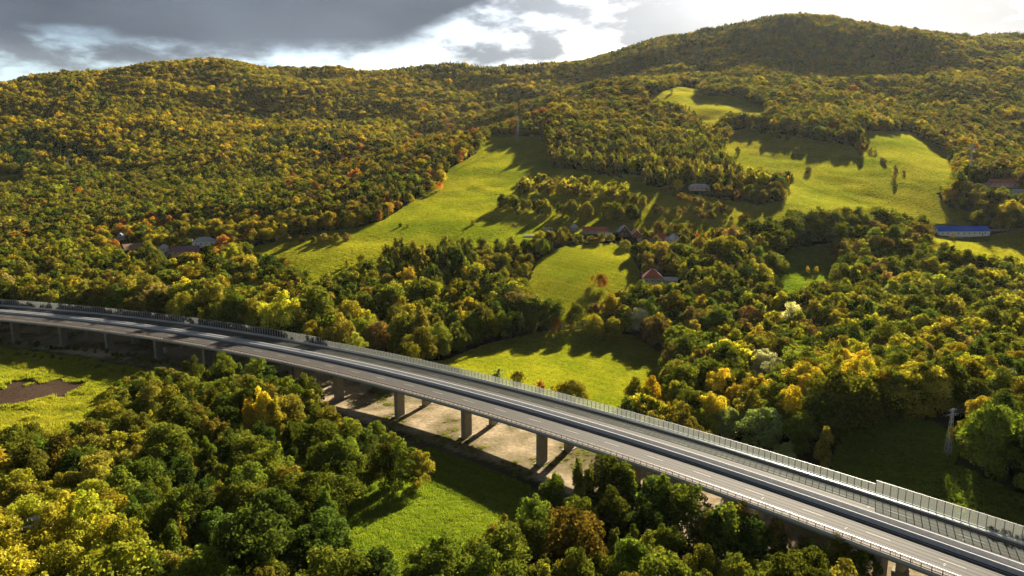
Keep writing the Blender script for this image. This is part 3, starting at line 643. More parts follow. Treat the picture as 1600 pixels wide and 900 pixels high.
# hedges and rows: polyline feet in the picture, number, heights, colours, shape
for line, n, (h0, h1), wts, shp in [
   ([(1345,228),(1370,245),(1402,270)], 9, (4, 7), dict(brown=3, olive=2), ('bush',)),
   ([(1170,205),(1200,212),(1230,222)], 8, (6, 10), dict(olive=3, green=2), ('bush', 'round')),
   ([(1230,205),(1290,212),(1335,226)], 9, (8, 14), dict(olive=3, green=2, brown=1), ('round', 'wide')),
   ([(1350,195),(1390,200),(1430,204)], 8, (8, 13), dict(lime=2, olive=3, brown=1), ('round', 'tall')),
   ([(790,326),(840,334),(900,341),(1008,347)], 52, (10, 17), dict(green=3, lime=3, olive=2), ('tall', 'round')),
   ([(806,302),(860,303),(905,306),(960,314),(1004,326)], 34, (9, 15), dict(olive=3, lime=2, brown=2), ('round', 'bush')),
   ([(860,250),(950,255),(1050,262),(1130,275)], 36, (13, 17), dict(olive=3, green=3, lime=1), ('tall',)),
   ([(690,262),(715,250),(745,240)], 7, (8, 12), dict(orange=2, olive=2, green=2), ('round',)),
   ([(600,338),(640,318),(690,292)], 9, (8, 12), dict(orange=3, gold=2, olive=2), ('round', 'wide')),
   ([(430,378),(480,380),(545,378)], 14, (4, 8), dict(olive=3, gold=2, brown=2), ('bush', 'round')),
   ([(880,378),(920,382),(955,378)], 9, (5, 8), dict(olive=3, green=1, brown=1), ('wide', 'bush')),
   ([(1000,375),(1040,388),(1075,395)], 8, (5, 9), dict(olive=2, lime=1, green=2), ('round', 'bush')),
   ([(1040,305),(1090,322),(1140,335)], 14, (4, 9), dict(olive=2, green=1, brown=2), ('bush',)),
   ([(1060,165),(1090,190),(1120,215)], 14, (7, 11), dict(olive=2, green=3), ('round', 'tall')),
   ([(1470,300),(1500,322),(1530,335)], 8, (5, 9), dict(olive=2, lime=1, brown=2), ('round', 'bush')),
   ([(165,630),(190,612),(230,596)], 8, (3, 6), dict(green=2, olive=1), ('bush',)),
   ([(900,790),(1000,830),(1090,872),(1180,915)], 18, (17, 23), dict(dark=2, green=3, olive=1), ('airy', 'tall')),
   ([(1150,880),(1240,920),(1330,950)], 9, (14, 19), dict(green=3, olive=2), ('airy', 'tall')),
   ([(500,660),(530,680),(548,700)], 6, (9, 13), dict(green=2, olive=2), ('airy', 'round')),
   ([(1345,660),(1380,655),(1430,648),(1480,640),(1530,632)], 14, (17, 21), dict(lime=2, gold=2, green=3), ('round', 'wide')),  # row added sunward of the slope to close gaps that let sun through
   ([(-20,535),(160,552),(330,582)], 46, (1.6, 3.4), dict(dark=3, green=2), ('bush',)),  # low brush tinted dark in place of shade the deck shadow lacks here
   ([(-20,552),(110,566),(200,588)], 30, (1.2, 2.6), dict(dark=2, green=2, olive=1), ('bush',)),  # more dark brush, deepening the strip where the deck shadow falls short
   ([(812,290),(850,288),(910,292),(985,300)], 18, (7, 12), dict(lime=2, olive=2), ('round', 'bush')),
   ([(1010,330),(1070,338),(1130,347),(1165,350)], 16, (5, 9), dict(olive=2, green=2, brown=1), ('bush', 'round')),
   ([(540,420),(560,428),(590,430)], 4, (6, 9), dict(lime=1, gold=1), ('round',)),
   ]:
    q = np.array(line, float); sl = np.r_[0, np.cumsum(np.linalg.norm(np.diff(q, axis=0), axis=1))]
    for i in range(n):
        t = sl[-1]*(i+rng.random())/n; px = float(np.interp(t, sl, q[:, 0])+rng.normal()*3); py = float(np.interp(t, sl, q[:, 1])+rng.normal()*1.5)
        x, y, z = hit(px, py); k = shp[int(rng.random()*len(shp))]
        TREES.append((x, y, z, h0+(h1-h0)*rng.random(), '%s%d' % (k, int(rng.random()*VAR[k])), pick(rng.random(), wts), 'hedge', px, py, None))

def scatter():
    out = []
    man = np.array([(t[0], t[1], t[3]*0.36) for t in TREES])
    for y0, y1, sp in ((112, 700, 8.6), (700, 1250, 9.2), (1250, 2620, 10.6)):
        ys = np.arange(y0, y1, sp*0.87)
        for j, yy in enumerate(ys):
            hw = yy*0.98+60
            xs = np.arange(-hw, hw, sp)+(sp/2 if j % 2 else 0); n = len(xs)
            out.append(np.stack([xs+rng.uniform(-.5, .5, n)*sp*0.95, yy+rng.uniform(-.5, .5, n)*sp*0.95], 1))
    C = np.concatenate(out); X, Y = C[:, 0], C[:, 1]; Z = ht(X, Y); px, py = proj(X, Y, Z)
    keep = (px > -170) & (px < 1790) & (py < 1250); X, Y, Z, px, py = X[keep], Y[keep], Z[keep], px[keep], py[keep]
    n = len(X); reg = np.full(n, -1)
    for i, R in enumerate(REG):
        m = (reg < 0) & in_poly(px, py-8, R[1]); reg[m] = i
    # places no outline covers take the nearest sensible stand
    m = reg < 0; reg[m & (Y < 330)] = 1; m = reg < 0; reg[m & (Y < 620) & (px < 740)] = 3; m = reg < 0; reg[m & (Y < 640)] = 13; m = reg < 0; reg[m & (px < 880)] = 10; reg[reg < 0] = 11
    h0 = np.array([r[4][0] for r in REG])[reg]; h1 = np.array([r[4][1] for r in REG])[reg]; H = (h0+(h1-h0)*rng.random(n))*1.12*np.where(rng.random(n) < 0.18, 0.68, 1.0)*np.where(rng.random(n) < 0.10, 1.22, 1.0)
    p, st = perp(X, Y)
    ok = ~((p > -9) & (p < np.where(px < 640, 45, 46)) & (Y < 520)); H = np.where((px < 720) & (p > 30) & (p < 80) & (Y < 540), np.maximum(H, 15)*1.4, H)
    tx, ty = proj(X, Y, Z+H*0.85); mx, my = proj(X, Y, Z+H*0.45)
    ok &= ~open_mask(px, py) & ~open_mask(tx, ty) & ~open_mask(mx, my)
    # in front of the viaduct nothing may rise through the deck as seen across the meadow; real clearance: tops stay below the deck near it
    front = (p < -6) & (Y < 520)
    edge_x = np.array([q[0] for q in PIER_PX]+[1600]); edge_y = np.array([q[1] for q in PIER_PX]+[945])
    over = front & (ty < np.interp(tx, edge_x, edge_y)+4)
    ok &= ~over
    rr = rng.random((n, 4))
    for a0, a1, b0, b1, hy in HOUSE_BOX:
        for zf in (0.0, 0.3, 0.6, 0.95):
            for sx in (-0.28, 0.0, 0.28):
                qx, qy = proj(X+H*sx, Y, Z+H*zf); ok &= ~((qx > a0) & (qx < a1) & (qy > b0) & (qy < b1) & (Y < hy+4))
    for hx, hy, hr in HOUSES_XY: ok &= np.hypot(X-hx, Y-hy) > hr
    for a, b, c in man: ok &= np.hypot(X-a, Y-b) > c*0.9+2.2
    sp = np.zeros(n, bool)
    for q in SPRUCE: sp |= in_poly(px, py, q)
    clump = np.where(Y > 1000, vnoise(X, Y, 120, 21)*0.6+vnoise(X, Y, 38, 22)*0.4, vnoise(X, Y, 34, 21))
    for i in np.nonzero(ok)[0]:
        R = REG[reg[i]]; k = pick(rr[i, 0], R[3])
        c = pick((rr[i, 1]*0.6+clump[i]*0.4-0.08)/0.84 if 0.08 < rr[i, 1]*0.6+clump[i]*0.4 < 0.92 else rr[i, 1], R[2]); h = H[i]
        if sp[i] and rr[i, 2] < 0.75: k, c, h = 'cone', 'spruce', h*1.25
        if k == 'bush': h *= 0.45
        TREES.append((X[i], Y[i], Z[i], h, '%s%d' % (k, int(rr[i, 3]*VAR[k])), c, R[0], px[i], py[i], None))

# ------------------------------------------------------------------ houses and farm buildings
def paint(name, c, rough=0.85, noise=0.3, scale=0.8): return mat(name, c, rough, noise, scale)
for k, c in {'white': (0.75, 0.73, 0.68), 'cream': (0.58, 0.46, 0.30), 'pink': (0.55, 0.40, 0.34), 'bluewall': (0.40, 0.48, 0.55), 'planks': (0.10, 0.065, 0.045), 'greywall': (0.34, 0.33, 0.31),
             'red_tiles': (0.33, 0.10, 0.065), 'brown_tiles': (0.30, 0.185, 0.12), 'grey_slate': (0.34, 0.34, 0.35), 'dark_slate': (0.075, 0.085, 0.11), 'violet_tiles': (0.20, 0.12, 0.13),
             'blue_sheet': (0.010, 0.10, 0.50), 'white_trim': (0.75, 0.73, 0.70), 'frame_white': (0.65, 0.65, 0.62), 'door_brown': (0.12, 0.07, 0.04), 'brick': (0.30, 0.12, 0.08),
             'rust_red': (0.35, 0.10, 0.08), 'wood_pole': (0.16, 0.12, 0.08)}.items(): MT[k] = paint(k, c)
MT['glass'] = mat('window_glass', (0.03, 0.04, 0.05), 0.12)
def house(name, label, px, py, w, d, h, r, rot, wall, roof, kind='gable', chim=1, nwin=3, trim=None, cat='house', Y=None):
    x, y, z = hit(px, py)
    t = tag(link(name, None, None, (x, y, z), (0, 0, math.radians(rot))), label, cat)
    HOUSES_XY.append((x, y, max(w, d)*0.5+4.5))
    HOUSES_XY.append((x-(10 if y > 0 else 0)*x/y, y-10, max(w, d)*0.42+2))
    X, D, b = w/2, d/2, -2.0; hp = (w if abs(rot) < 45 else d)*F/y*0.5*1.12; HOUSE_BOX.append((px-hp, px+hp, py-(h+r)*F/y, py-0.4*F/y, y))
    if kind == 'gable':
        MB().add([(-X,-D,b),(-X,D,b),(-X,D,h),(-X,0,h+r-0.05),(-X,-D,h),(X,-D,b),(X,D,b),(X,D,h),(X,0,h+r-0.05),(X,-D,h)],
                 [(0,4,3,2,1),(5,6,7,8,9),(0,5,9,4),(1,2,7,6),(4,9,8,3),(3,8,7,2),(0,1,6,5)]).build('wall', MT[wall], t)
        e, th = 0.45, 0.22; k = r/D; m = MB()
        for sg in (-1, 1):
            A = (0, h+r); B = (sg*(D+e), h-e*k)
            m.add([(-X-e,A[0],A[1]),(X+e,A[0],A[1]),(X+e,B[0],B[1]),(-X-e,B[0],B[1]),(-X-e,A[0],A[1]+th),(X+e,A[0],A[1]+th),(X+e,B[0],B[1]+th),(-X-e,B[0],B[1]+th)],
                  [(0,1,2,3),(7,6,5,4),(0,4,5,1),(1,5,6,2),(2,6,7,3),(3,7,4,0)])
        rf = m.build('roof', MT[roof], t)
        if trim:
            for sx in (-1, 1):
                m = MB()
                for sg in (-1, 1): m.bar((sx*(X+e+0.04), 0, h+r+0.12), (sx*(X+e+0.04), sg*(D+e), h-e*k+0.12), 0.24)
                m.build('verge_board', MT[trim], rf)
    else:
        MB().box(-X, X, -D, D, b, h).build('wall', MT[wall], t)
        e = 0.5; rx = max(0.0, X-D)*0.9
        rf = MB().add([(-X-e,-D-e,h-0.1),(X+e,-D-e,h-0.1),(X+e,D+e,h-0.1),(-X-e,D+e,h-0.1),(-rx-0.05,0,h+r),(rx+0.05,0,h+r)], [(0,1,5,4),(1,2,5),(2,3,4,5),(3,0,4),(0,3,2,1)]).build('roof', MT[roof], t)
        if trim:
            m = MB()
            for q, s in (((-X-e,-D-e), -1), ((X+e,-D-e), 1)): m.bar((q[0], q[1], h), (s*(rx+0.05), 0, h+r+0.06), 0.16)
            m.build('verge_board', MT[trim], rf)
    for i in range(chim):
        cx = X*(0.35-0.7*i); MB().box(cx-0.4, cx+0.4, D*0.25-0.4, D*0.25+0.4, h+r*0.5, h+r+0.9).build('chimney', MT['brick'], rf)
    wz = h*0.5
    def win(cx, cy, cz, ax):
        a, bb, o = (0.65, 0.75, 0.05)
        if ax == 'y': f = MB().box(cx-a, cx+a, cy-o, cy+0.02, cz-bb, cz+bb); p = MB().box(cx-a+0.12, cx+a-0.12, cy-o-0.012, cy-o+0.01, cz-bb+0.12, cz+bb-0.12)
        else: f = MB().box(cx-o, cx+0.02, cy-a, cy+a, cz-bb, cz+bb); p = MB().box(cx-o-0.012, cx-o+0.01, cy-a+0.12, cy+a-0.12, cz-bb+0.12, cz+bb-0.12)
        fo = f.build('window', MT['frame_white'], t); p.build('pane', MT['glass'], fo)
    for i in range(nwin): win(-X+w*(i+0.7)/(nwin+0.6), -D, wz, 'y')
    for i in range(2 if nwin else 0): win(-X, -D+d*(i+1)/3, wz, 'x')
    if r > 3 and nwin: win(-X, 0, h+r*0.4, 'x')
    dr = MB().box(X*0.72-0.5, X*0.72+0.5, -D-0.06, -D+0.01, -0.3, 1.95).build('door', MT['door_brown'], t)
    MB().box(X*0.72+0.3, X*0.72+0.4, -D-0.12, -D-0.05, 0.9, 1.0).build('handle', MT['steel'], dr)
    return t
for a in [
 ('house', 'small blue-white gabled cottage at the dark wood edge of the left hamlet', 191, 374, 7, 8, 3.0, 4.2, 95, 'bluewall', 'grey_slate', 'gable', 0, 2, 'white_trim'),
 ('barn', 'brown-roofed wooden barn at the left of the hamlet', 207, 394, 18, 11, 3.2, 5.2, 52, 'planks', 'brown_tiles', 'gable', 0, 0, None, 'barn'),
 ('house', 'white house with hipped grey roof in the middle of the hamlet', 257, 393, 11, 10, 3.6, 3.8, 20, 'white', 'grey_slate', 'hip', 1, 3, 'white_trim'),
 ('shed', 'low red-roofed shed against the white hipped house', 272, 396, 11, 6, 2.4, 2.0, 6, 'greywall', 'red_tiles', 'gable', 0, 1, None, 'shed'),
 ('shed', 'low dark-blue roofed shed in front of the hamlet houses', 257, 403, 16, 8, 2.0, 1.8, 4, 'greywall', 'dark_slate', 'gable', 0, 0, None, 'shed'),
 ('farmhouse', 'long violet-brown roofed farmhouse with cream wall in the hamlet', 290, 397, 25, 10, 3.4, 4.4, 30, 'cream', 'violet_tiles', 'gable', 1, 5, None),
 ('farmhouse', 'grey-roofed white house at the upper right of the hamlet', 320, 384, 22, 12, 4.4, 4.2, 20, 'white', 'grey_slate', 'hip', 1, 4, None),
 ('pavilion', 'small grey pyramid-roofed house at the upper end of the village', 897, 361, 6.5, 6.5, 3.0, 3.6, 5, 'greywall', 'grey_slate', 'hip', 0, 1, 'white_trim'),
 ('farmhouse', 'long low dark red roof half hidden by round village trees', 930, 364, 24, 8, 2.8, 3.0, -3, 'greywall', 'red_tiles', 'gable', 1, 3, None),
 ('shed', 'white flat-gabled outbuilding at the end of the low red roof', 951, 371, 6, 6, 3.0, 1.4, -3, 'white', 'grey_slate', 'gable', 0, 1, None, 'shed'),
 ('house', 'gabled house with dark front and white roof edges in the village', 974, 368, 10, 10.5, 3.4, 6.0, 92, 'planks', 'grey_slate', 'gable', 1, 2, 'white_trim'),
 ('house', 'smaller gabled house with white roof edges beside the taller gable', 993, 370, 8, 8, 3.0, 4.2, 92, 'planks', 'red_tiles', 'gable', 0, 2, 'white_trim'),
 ('farmhouse', 'long brick-red roofed farmhouse row in the village', 1018, 376, 26, 9, 2.8, 3.8, -4, 'greywall', 'red_tiles', 'gable', 1, 4, None),
 ('house', 'white-roofed pyramid house at the right end of the village row', 1051, 378, 10, 10, 3.2, 4.4, 40, 'white', 'grey_slate', 'hip', 0, 2, 'white_trim'),
 ('house', 'red-brown hipped house with pale wall standing below the village', 1019, 441, 15, 13, 4.2, 6.2, -6, 'greywall', 'red_tiles', 'hip', 0, 3, 'white_trim'),
 ('shed', 'grey shed beside the hipped red house below the village', 1047, 444, 10, 7, 2.8, 2.0, -6, 'greywall', 'grey_slate', 'gable', 0, 2, None, 'shed'),
 ('farmhouse', 'pinkish white derelict farmhouse at the left of the right meadow', 1092, 297, 22, 9, 3.6, 3.2, -4, 'pink', 'greywall', 'hip', 0, 4, None),
 ('cowshed', 'long blue-roofed white cowshed on the right', 1500, 367, 52, 12, 4.2, 4.2, 3, 'white', 'blue_sheet', 'gable', 0, 9, None, 'barn'),
 ('farmhouse', 'dark red roofed farmhouse by the forest at the right edge', 1566, 291, 30, 11, 3.6, 4.4, -5, 'pink', 'red_tiles', 'gable', 1, 5, None),
 ('shed', 'long pale low shed left of the red-roofed forest farm', 1532, 293, 20, 6, 2.4, 1.4, -4, 'greywall', 'brown_tiles', 'gable', 0, 0, None, 'shed'),
 ('shed', 'whitish shed below the red-roofed forest farm', 1592, 303, 14, 8, 3.0, 2.0, -8, 'white', 'grey_slate', 'gable', 0, 2, None, 'shed'),
]: house(*a)

def small_things():
    # polytunnel, trailer, container, cars
    x, y, z = hit(834, 371); t = tag(link('polytunnel', None, None, (x, y, z), (0, 0, 0.02)), 'long low white polytunnel on the meadow left of the village', 'polytunnel')
    m = MB(); n = 8; V = []
    for sx in (-9.5, 9.5): V += [(sx, 1.8*math.cos(math.pi*k/n), 0.05+1.9*math.sin(math.pi*k/n)) for k in range(n+1)]
    m.add(V, [(k, k+1, n+2+k, n+1+k) for k in range(n)]); m.build('cover', MT['white'], t)
    for sx in np.linspace(-9.5, 9.5, 8):
        mm = MB()
        for k in range(n): mm.bar((sx, 1.83*math.cos(math.pi*k/n), 0.05+1.93*math.sin(math.pi*k/n)), (sx, 1.83*math.cos(math.pi*(k+1)/n), 0.05+1.93*math.sin(math.pi*(k+1)/n)), 0.04)
        mm.build('hoop', MT['steel'], t)
    for sx in (-9.5, 9.5): MB().add([(sx, 1.8*math.cos(math.pi*k/n), 0.05+1.9*math.sin(math.pi*k/n)) for k in range(n+1)], [tuple(range(n+1))]).build('end_wall', MT['white'], t)
    def container(px, py, w, lab, m, rot=0.0, pos=None):
        x, y, z = pos or hit(px, py); t = tag(link('container', None, None, (x, y, z), (0, 0, rot)), lab, 'container')
        MB().box(-w/2, w/2, -1.2, 1.2, 0.15, 2.7).build('body', m, t); MB().box(-w/2-0.05, w/2+0.05, -1.25, 1.25, 2.69, 2.82).build('roof', MT['white_trim'], t)
        for i in range(int(w/0.8)): MB().box(-w/2+0.3+i*0.8, -w/2+0.5+i*0.8, -1.26, -1.19, 0.2, 2.68).build('rib', m, t)
        d = MB().box(w*0.2, w*0.2+0.9, -1.29, -1.2, 0.2, 2.2).build('door', MT['door_brown'], t); MB().box(w*0.2+0.7, w*0.2+0.8, -1.34, -1.28, 1.1, 1.2).build('handle', MT['steel'], d)
    container(856, 361, 9, 'pale grey storage container on the field road left of the village', MT['greywall'])
    c, a = at(PIER_S[3]-6, 16.0); container(0, 0, 6, 'white site container standing under the viaduct', MT['white'], a, (c.x, c.y, ht1(c.x, c.y)))
    def car(px, py, rot, m, lab):
        x, y, z = hit(px, py); t = tag(link('parked_car', None, None, (x, y, z), (0, 0, rot)), lab, 'car', 'cars parked in the village')
        prof = [(-2.1,0.35),(2.1,0.35),(2.15,0.75),(1.25,0.95),(0.6,1.45),(-1.2,1.48),(-1.95,1.0),(-2.15,0.8)]; k = len(prof)
        MB().add([(a, s*0.85, b) for s in (-1, 1) for a, b in prof], [tuple(range(k)), tuple(range(k, 2*k))[::-1]]+[(i, k+i, k+(i+1) % k, (i+1) % k) for i in range(k)]).build('body', m, t)
        MB().add([(-1.5,-0.87,1.02),(0.95,-0.87,1.0),(0.5,-0.87,1.38),(-1.1,-0.87,1.40)], [(0,1,2,3)]).build('side_window', MT['glass'], t)
        for a in (-1.3, 1.3):
            for s in (-0.86, 0.86):
                w = MB().bar((a, s-0.1, 0.33), (a, s+0.1, 0.33), 0.33, n=12).build('wheel', MT['dark_slate'], t); MB().bar((a, s-0.12, 0.33), (a, s+0.12, 0.33), 0.18, n=8).build('rim', MT['steel'], w)
        for s in (-0.55, 0.55): MB().box(2.08, 2.18, s-0.2, s+0.2, 0.62, 0.78).build('headlight', MT['frame_white'], t)
    car(803, 353, 0.05, MT['rust_red'], 'reddish car on the field road left of the village')
    car(952, 377, -0.5, MT['white'], 'white car in front of the village houses')
    # lattice masts
    def mast(px, py, H, lab, w=0.055, rot=0.3, pos=None, m='post_grey'):
        x, y, z = pos or hit(px, py); t = tag(link('lattice_mast', None, None, (x, y, z-0.3), (0, 0, rot)), lab, 'pylon', 'power line masts')
        hw = lambda q: (1.0-0.72*q)*H*w
        C = [(-1,-1),(1,-1),(1,1),(-1,1)]; k = 9; th = 0.0045*H
        for a, b in C: MB().bar((a*hw(0), b*hw(0), 0), (a*hw(1), b*hw(1), H), th, th*0.7).build('leg', MT[m], t)
        br = MB()
        for i in range(k):
            q0, q1 = i/k, (i+1)/k
            for j in range(4):
                a, b = C[j], C[(j+1) % 4]
                br.bar((a[0]*hw(q0), a[1]*hw(q0), H*q0), (b[0]*hw(q1), b[1]*hw(q1), H*q1), th*0.55); br.bar((b[0]*hw(q0), b[1]*hw(q0), H*q0), (a[0]*hw(q1), a[1]*hw(q1), H*q1), th*0.55)
        br.build('bracing', MT[m], t)
        for q, ln in ((0.985, 0.10), (0.88, 0.17)):
            arm = MB().bar((-H*ln, 0, H*q), (H*ln, 0, H*q), th*1.2)
            arm.bar((-H*ln, 0, H*q), (0, 0, H*q+H*0.03), th*0.7).bar((H*ln, 0, H*q), (0, 0, H*q+H*0.03), th*0.7)
            a = arm.build('crossarm', MT['steel'], t)
            for s in (-1, -0.5, 0.5, 1): MB().bar((s*H*ln*0.97, 0, H*q-H*0.035), (s*H*ln*0.97, 0, H*q), th*0.8, n=6).build('insulator', MT['frame_white'], a)
    mast(1480, 712, 17, 'grey lattice mast on the shady slope behind the noise wall', 0.05)
    mast(1571, 650, 20, 'lattice mast half hidden behind yellow trees near the right edge', 0.05)
    mast(108, 272, 28, 'lattice mast at the foot of the left hill', 0.04)
    mast(536, 268, 24, 'lattice mast on the dark spur left of the long meadow', 0.04)
    mast(809, 220, 36, 'tall lattice mast at the top of the long meadow', 0.04)
    mast(1513, 284, 44, 'tallest lattice mast by the red-roofed forest farm', 0.035)
    x, y, z = W(56, 806, 165); mast(0, 0, 22, 'mast whose white crossarm shows above the bottom left trees', 0.05, 0.2, (x, y, z-22))
    A = hit(1480, 712); B = hit(1571, 650); t = tag(link('power_line', None), 'thin sagging wires between the two masts behind the noise wall', 'power line')
    for s in (-2.6, 0.0, 2.6):
        m = MB(); pts = []
        for i in range(13):
            q = i/12; pts.append((A[0]+(B[0]-A[0])*q+s, A[1]+(B[1]-A[1])*q, A[2]+15+(B[2]+18-A[2]-15)*q-3.0*4*q*(1-q)*0.5))
        for u, v in zip(pts, pts[1:]): m.bar(u, v, 0.03, n=3)
        m.build('wire', MT['post_grey'], t)
    for px, py, lab in ((607, 351, 'thin wooden pole at the left end of the field road'), (702, 357, 'thin wooden pole on the field road in mid meadow'), (966, 366, 'wooden pole between the village gables')):
        x, y, z = hit(px, py); t = tag(link('utility_pole', None, None, (x, y, z)), lab, 'pole', 'wooden power poles')
        MB().bar((0, 0, -0.5), (0, 0, 9), 0.17, 0.12, 8).build('shaft', MT['wood_pole'], t); a = MB().bar((-0.9, 0, 8.5), (0.9, 0, 8.5), 0.07).build('crossarm', MT['wood_pole'], t)
        for s in (-0.8, 0, 0.8): MB().bar((s, 0, 8.55), (s, 0, 8.8), 0.05, n=6).build('insulator', MT['frame_white'], a)
small_things()
scatter()

# ------------------------------------------------------------------ which trees show largest: a coarse front-to-back count
def visible_cells():
    G = 4; gw, gh = 1600//G, 900//G; occ = np.zeros((gh, gw), bool); cnt = np.zeros(len(TREES), int)
    X = np.array([t[0] for t in TREES]); Y = np.array([t[1] for t in TREES]); p, _ = perp(X, Y); front = (p < 0) & (Y < 520)
    order = sorted(range(len(TREES)), key=lambda i: (not front[i], Y[i])); done = False
    for i in order:
        if not front[i] and not done:
            done = True; gx, gy = np.meshgrid(np.arange(gw)*G+2, np.arange(gh)*G+2)
            A = [proj(*at(s, 0, ZB)[0]) for s in np.arange(0, SMAX, 8)]; B = [proj(*at(s, 32, ZT+3.5)[0]) for s in np.arange(0, SMAX, 8)]
            occ |= in_poly(gx, gy, [tuple(map(float, q)) for q in A+B[::-1]])
        x, y, z, h, sh = TREES[i][:5]; S = SHAPES[sh]; k = h/S['H']
        cx, cy = proj(x, y, z+h*0.56); rx = S['R']*k*F/y/G*0.9; ry = h*0.42*F/y/G; cx, cy = cx/G, cy/G
        x0, x1, y0, y1 = int(max(0, cx-rx)), int(min(gw-1, cx+rx)), int(max(0, cy-ry)), int(min(gh-1, cy+ry))
        if x1 < x0 or y1 < y0: continue
        a, b = np.meshgrid(np.arange(x0, x1+1), np.arange(y0, y1+1)); m = ((a-cx)/max(rx, .6))**2+((b-cy)/max(ry, .6))**2 <= 1
        s = occ[y0:y1+1, x0:x1+1]; cnt[i] = (m & ~s).sum(); s |= m
    return cnt
VC = visible_cells()
NAMES = {'round': 'broadleaf_tree', 'wide': 'spreading_tree', 'tall': 'slender_tree', 'cone': 'conical_tree', 'airy': 'birch_tree', 'bush': 'shrub'}
KWORD = {'round': 'broadleaf tree', 'wide': 'spreading tree', 'tall': 'slender upright tree', 'cone': 'conical tree', 'airy': 'loose-crowned tree', 'bush': 'shrub'}
PLACE = {'corner_wood': 'in the bottom left corner wood', 'front_wood': 'in the wood in front of the viaduct', 'poplar_stand': 'in the dense stand above the viaduct wood', 'shelter_belt': 'in the wood behind the left viaduct',
         'hamlet_wood': 'around the left hamlet', 'low_left_forest': 'in the forest below the left hill', 'autumn_spur': 'on the autumn spur beside the long meadow', 'poplar_rows': 'in the rows above the village',
         'spur_top': 'on the spur top', 'village_trees': 'among the village gardens', 'left_hill': 'on the left hill', 'right_hill': 'on the right hill', 'copse': 'in the copse below the right meadow',
         'right_wood': 'in the wood right of the valley meadow', 'slope_edge_trees': 'behind the noise wall on the right', 'hedge': 'in a meadow hedge'}
MARKS = [(0,600,'by the brown soil patch'),(60,700,'near the left picture edge'),(150,690,'below the brown soil patch'),(250,640,'below the fourth visible pier'),(330,620,'below the left piers'),(440,620,'below the double pier'),
 (410,680,'round the yellow poplars'),(500,700,'beside the clump before the piers'),(520,800,'left rim of low meadow'),(250,760,'left of the dark gap'),(300,850,'beside the conical gap tree'),(120,780,'above the corner wood'),
 (380,790,'above the bottom middle trees'),(460,860,'bottom edge, left of low meadow'),(600,880,'bottom edge below low meadow'),(720,850,'below the low meadow'),(800,860,'left of the large rounded tree'),(850,770,'right rim of low meadow'),
 (960,790,'right of the large rounded tree'),(1050,830,'below the middle right piers'),(1120,870,'bottom edge before right piers'),(1200,860,'before the right piers'),(1320,890,'at the last visible piers'),
 (40,440,'above the viaduct left end'),(140,440,'below the hamlet barn'),(250,450,'below the hamlet'),(330,480,'below the grey hamlet roof'),(420,480,'above the high noise wall end'),(500,500,'behind the middle noise wall'),(560,470,'left of the brown wood-edge tree'),
 (640,480,'below the poplar stand'),(700,500,'at the dark valley meadow corner'),(780,470,'above the valley meadow'),(880,490,'above the orange meadow tree'),(1000,500,'right of the bright green pair'),(1070,540,'right tip of valley meadow'),
 (1010,620,'by the noise wall meadow end'),(1100,600,'left of the willows'),(1100,450,'below the hipped red house'),(1130,390,'right of the village row'),(1200,500,'above the silver willows'),(1250,560,'right of the silver willows'),(1300,480,'below the garden meadow'),
 (1300,370,'above the garden meadow'),(1400,370,'left of the blue roof'),(1400,460,'below the copse'),(1500,430,'below the barn meadow'),(1580,450,'at the right edge below the barn'),(1340,620,'round the bright yellow trees'),(1430,560,'above the shady slope'),
 (1450,620,'left of the slope mast'),(1540,560,'above the right mast'),(1560,690,'right of the slope mast'),(1500,500,'in the middle of the right wood')]
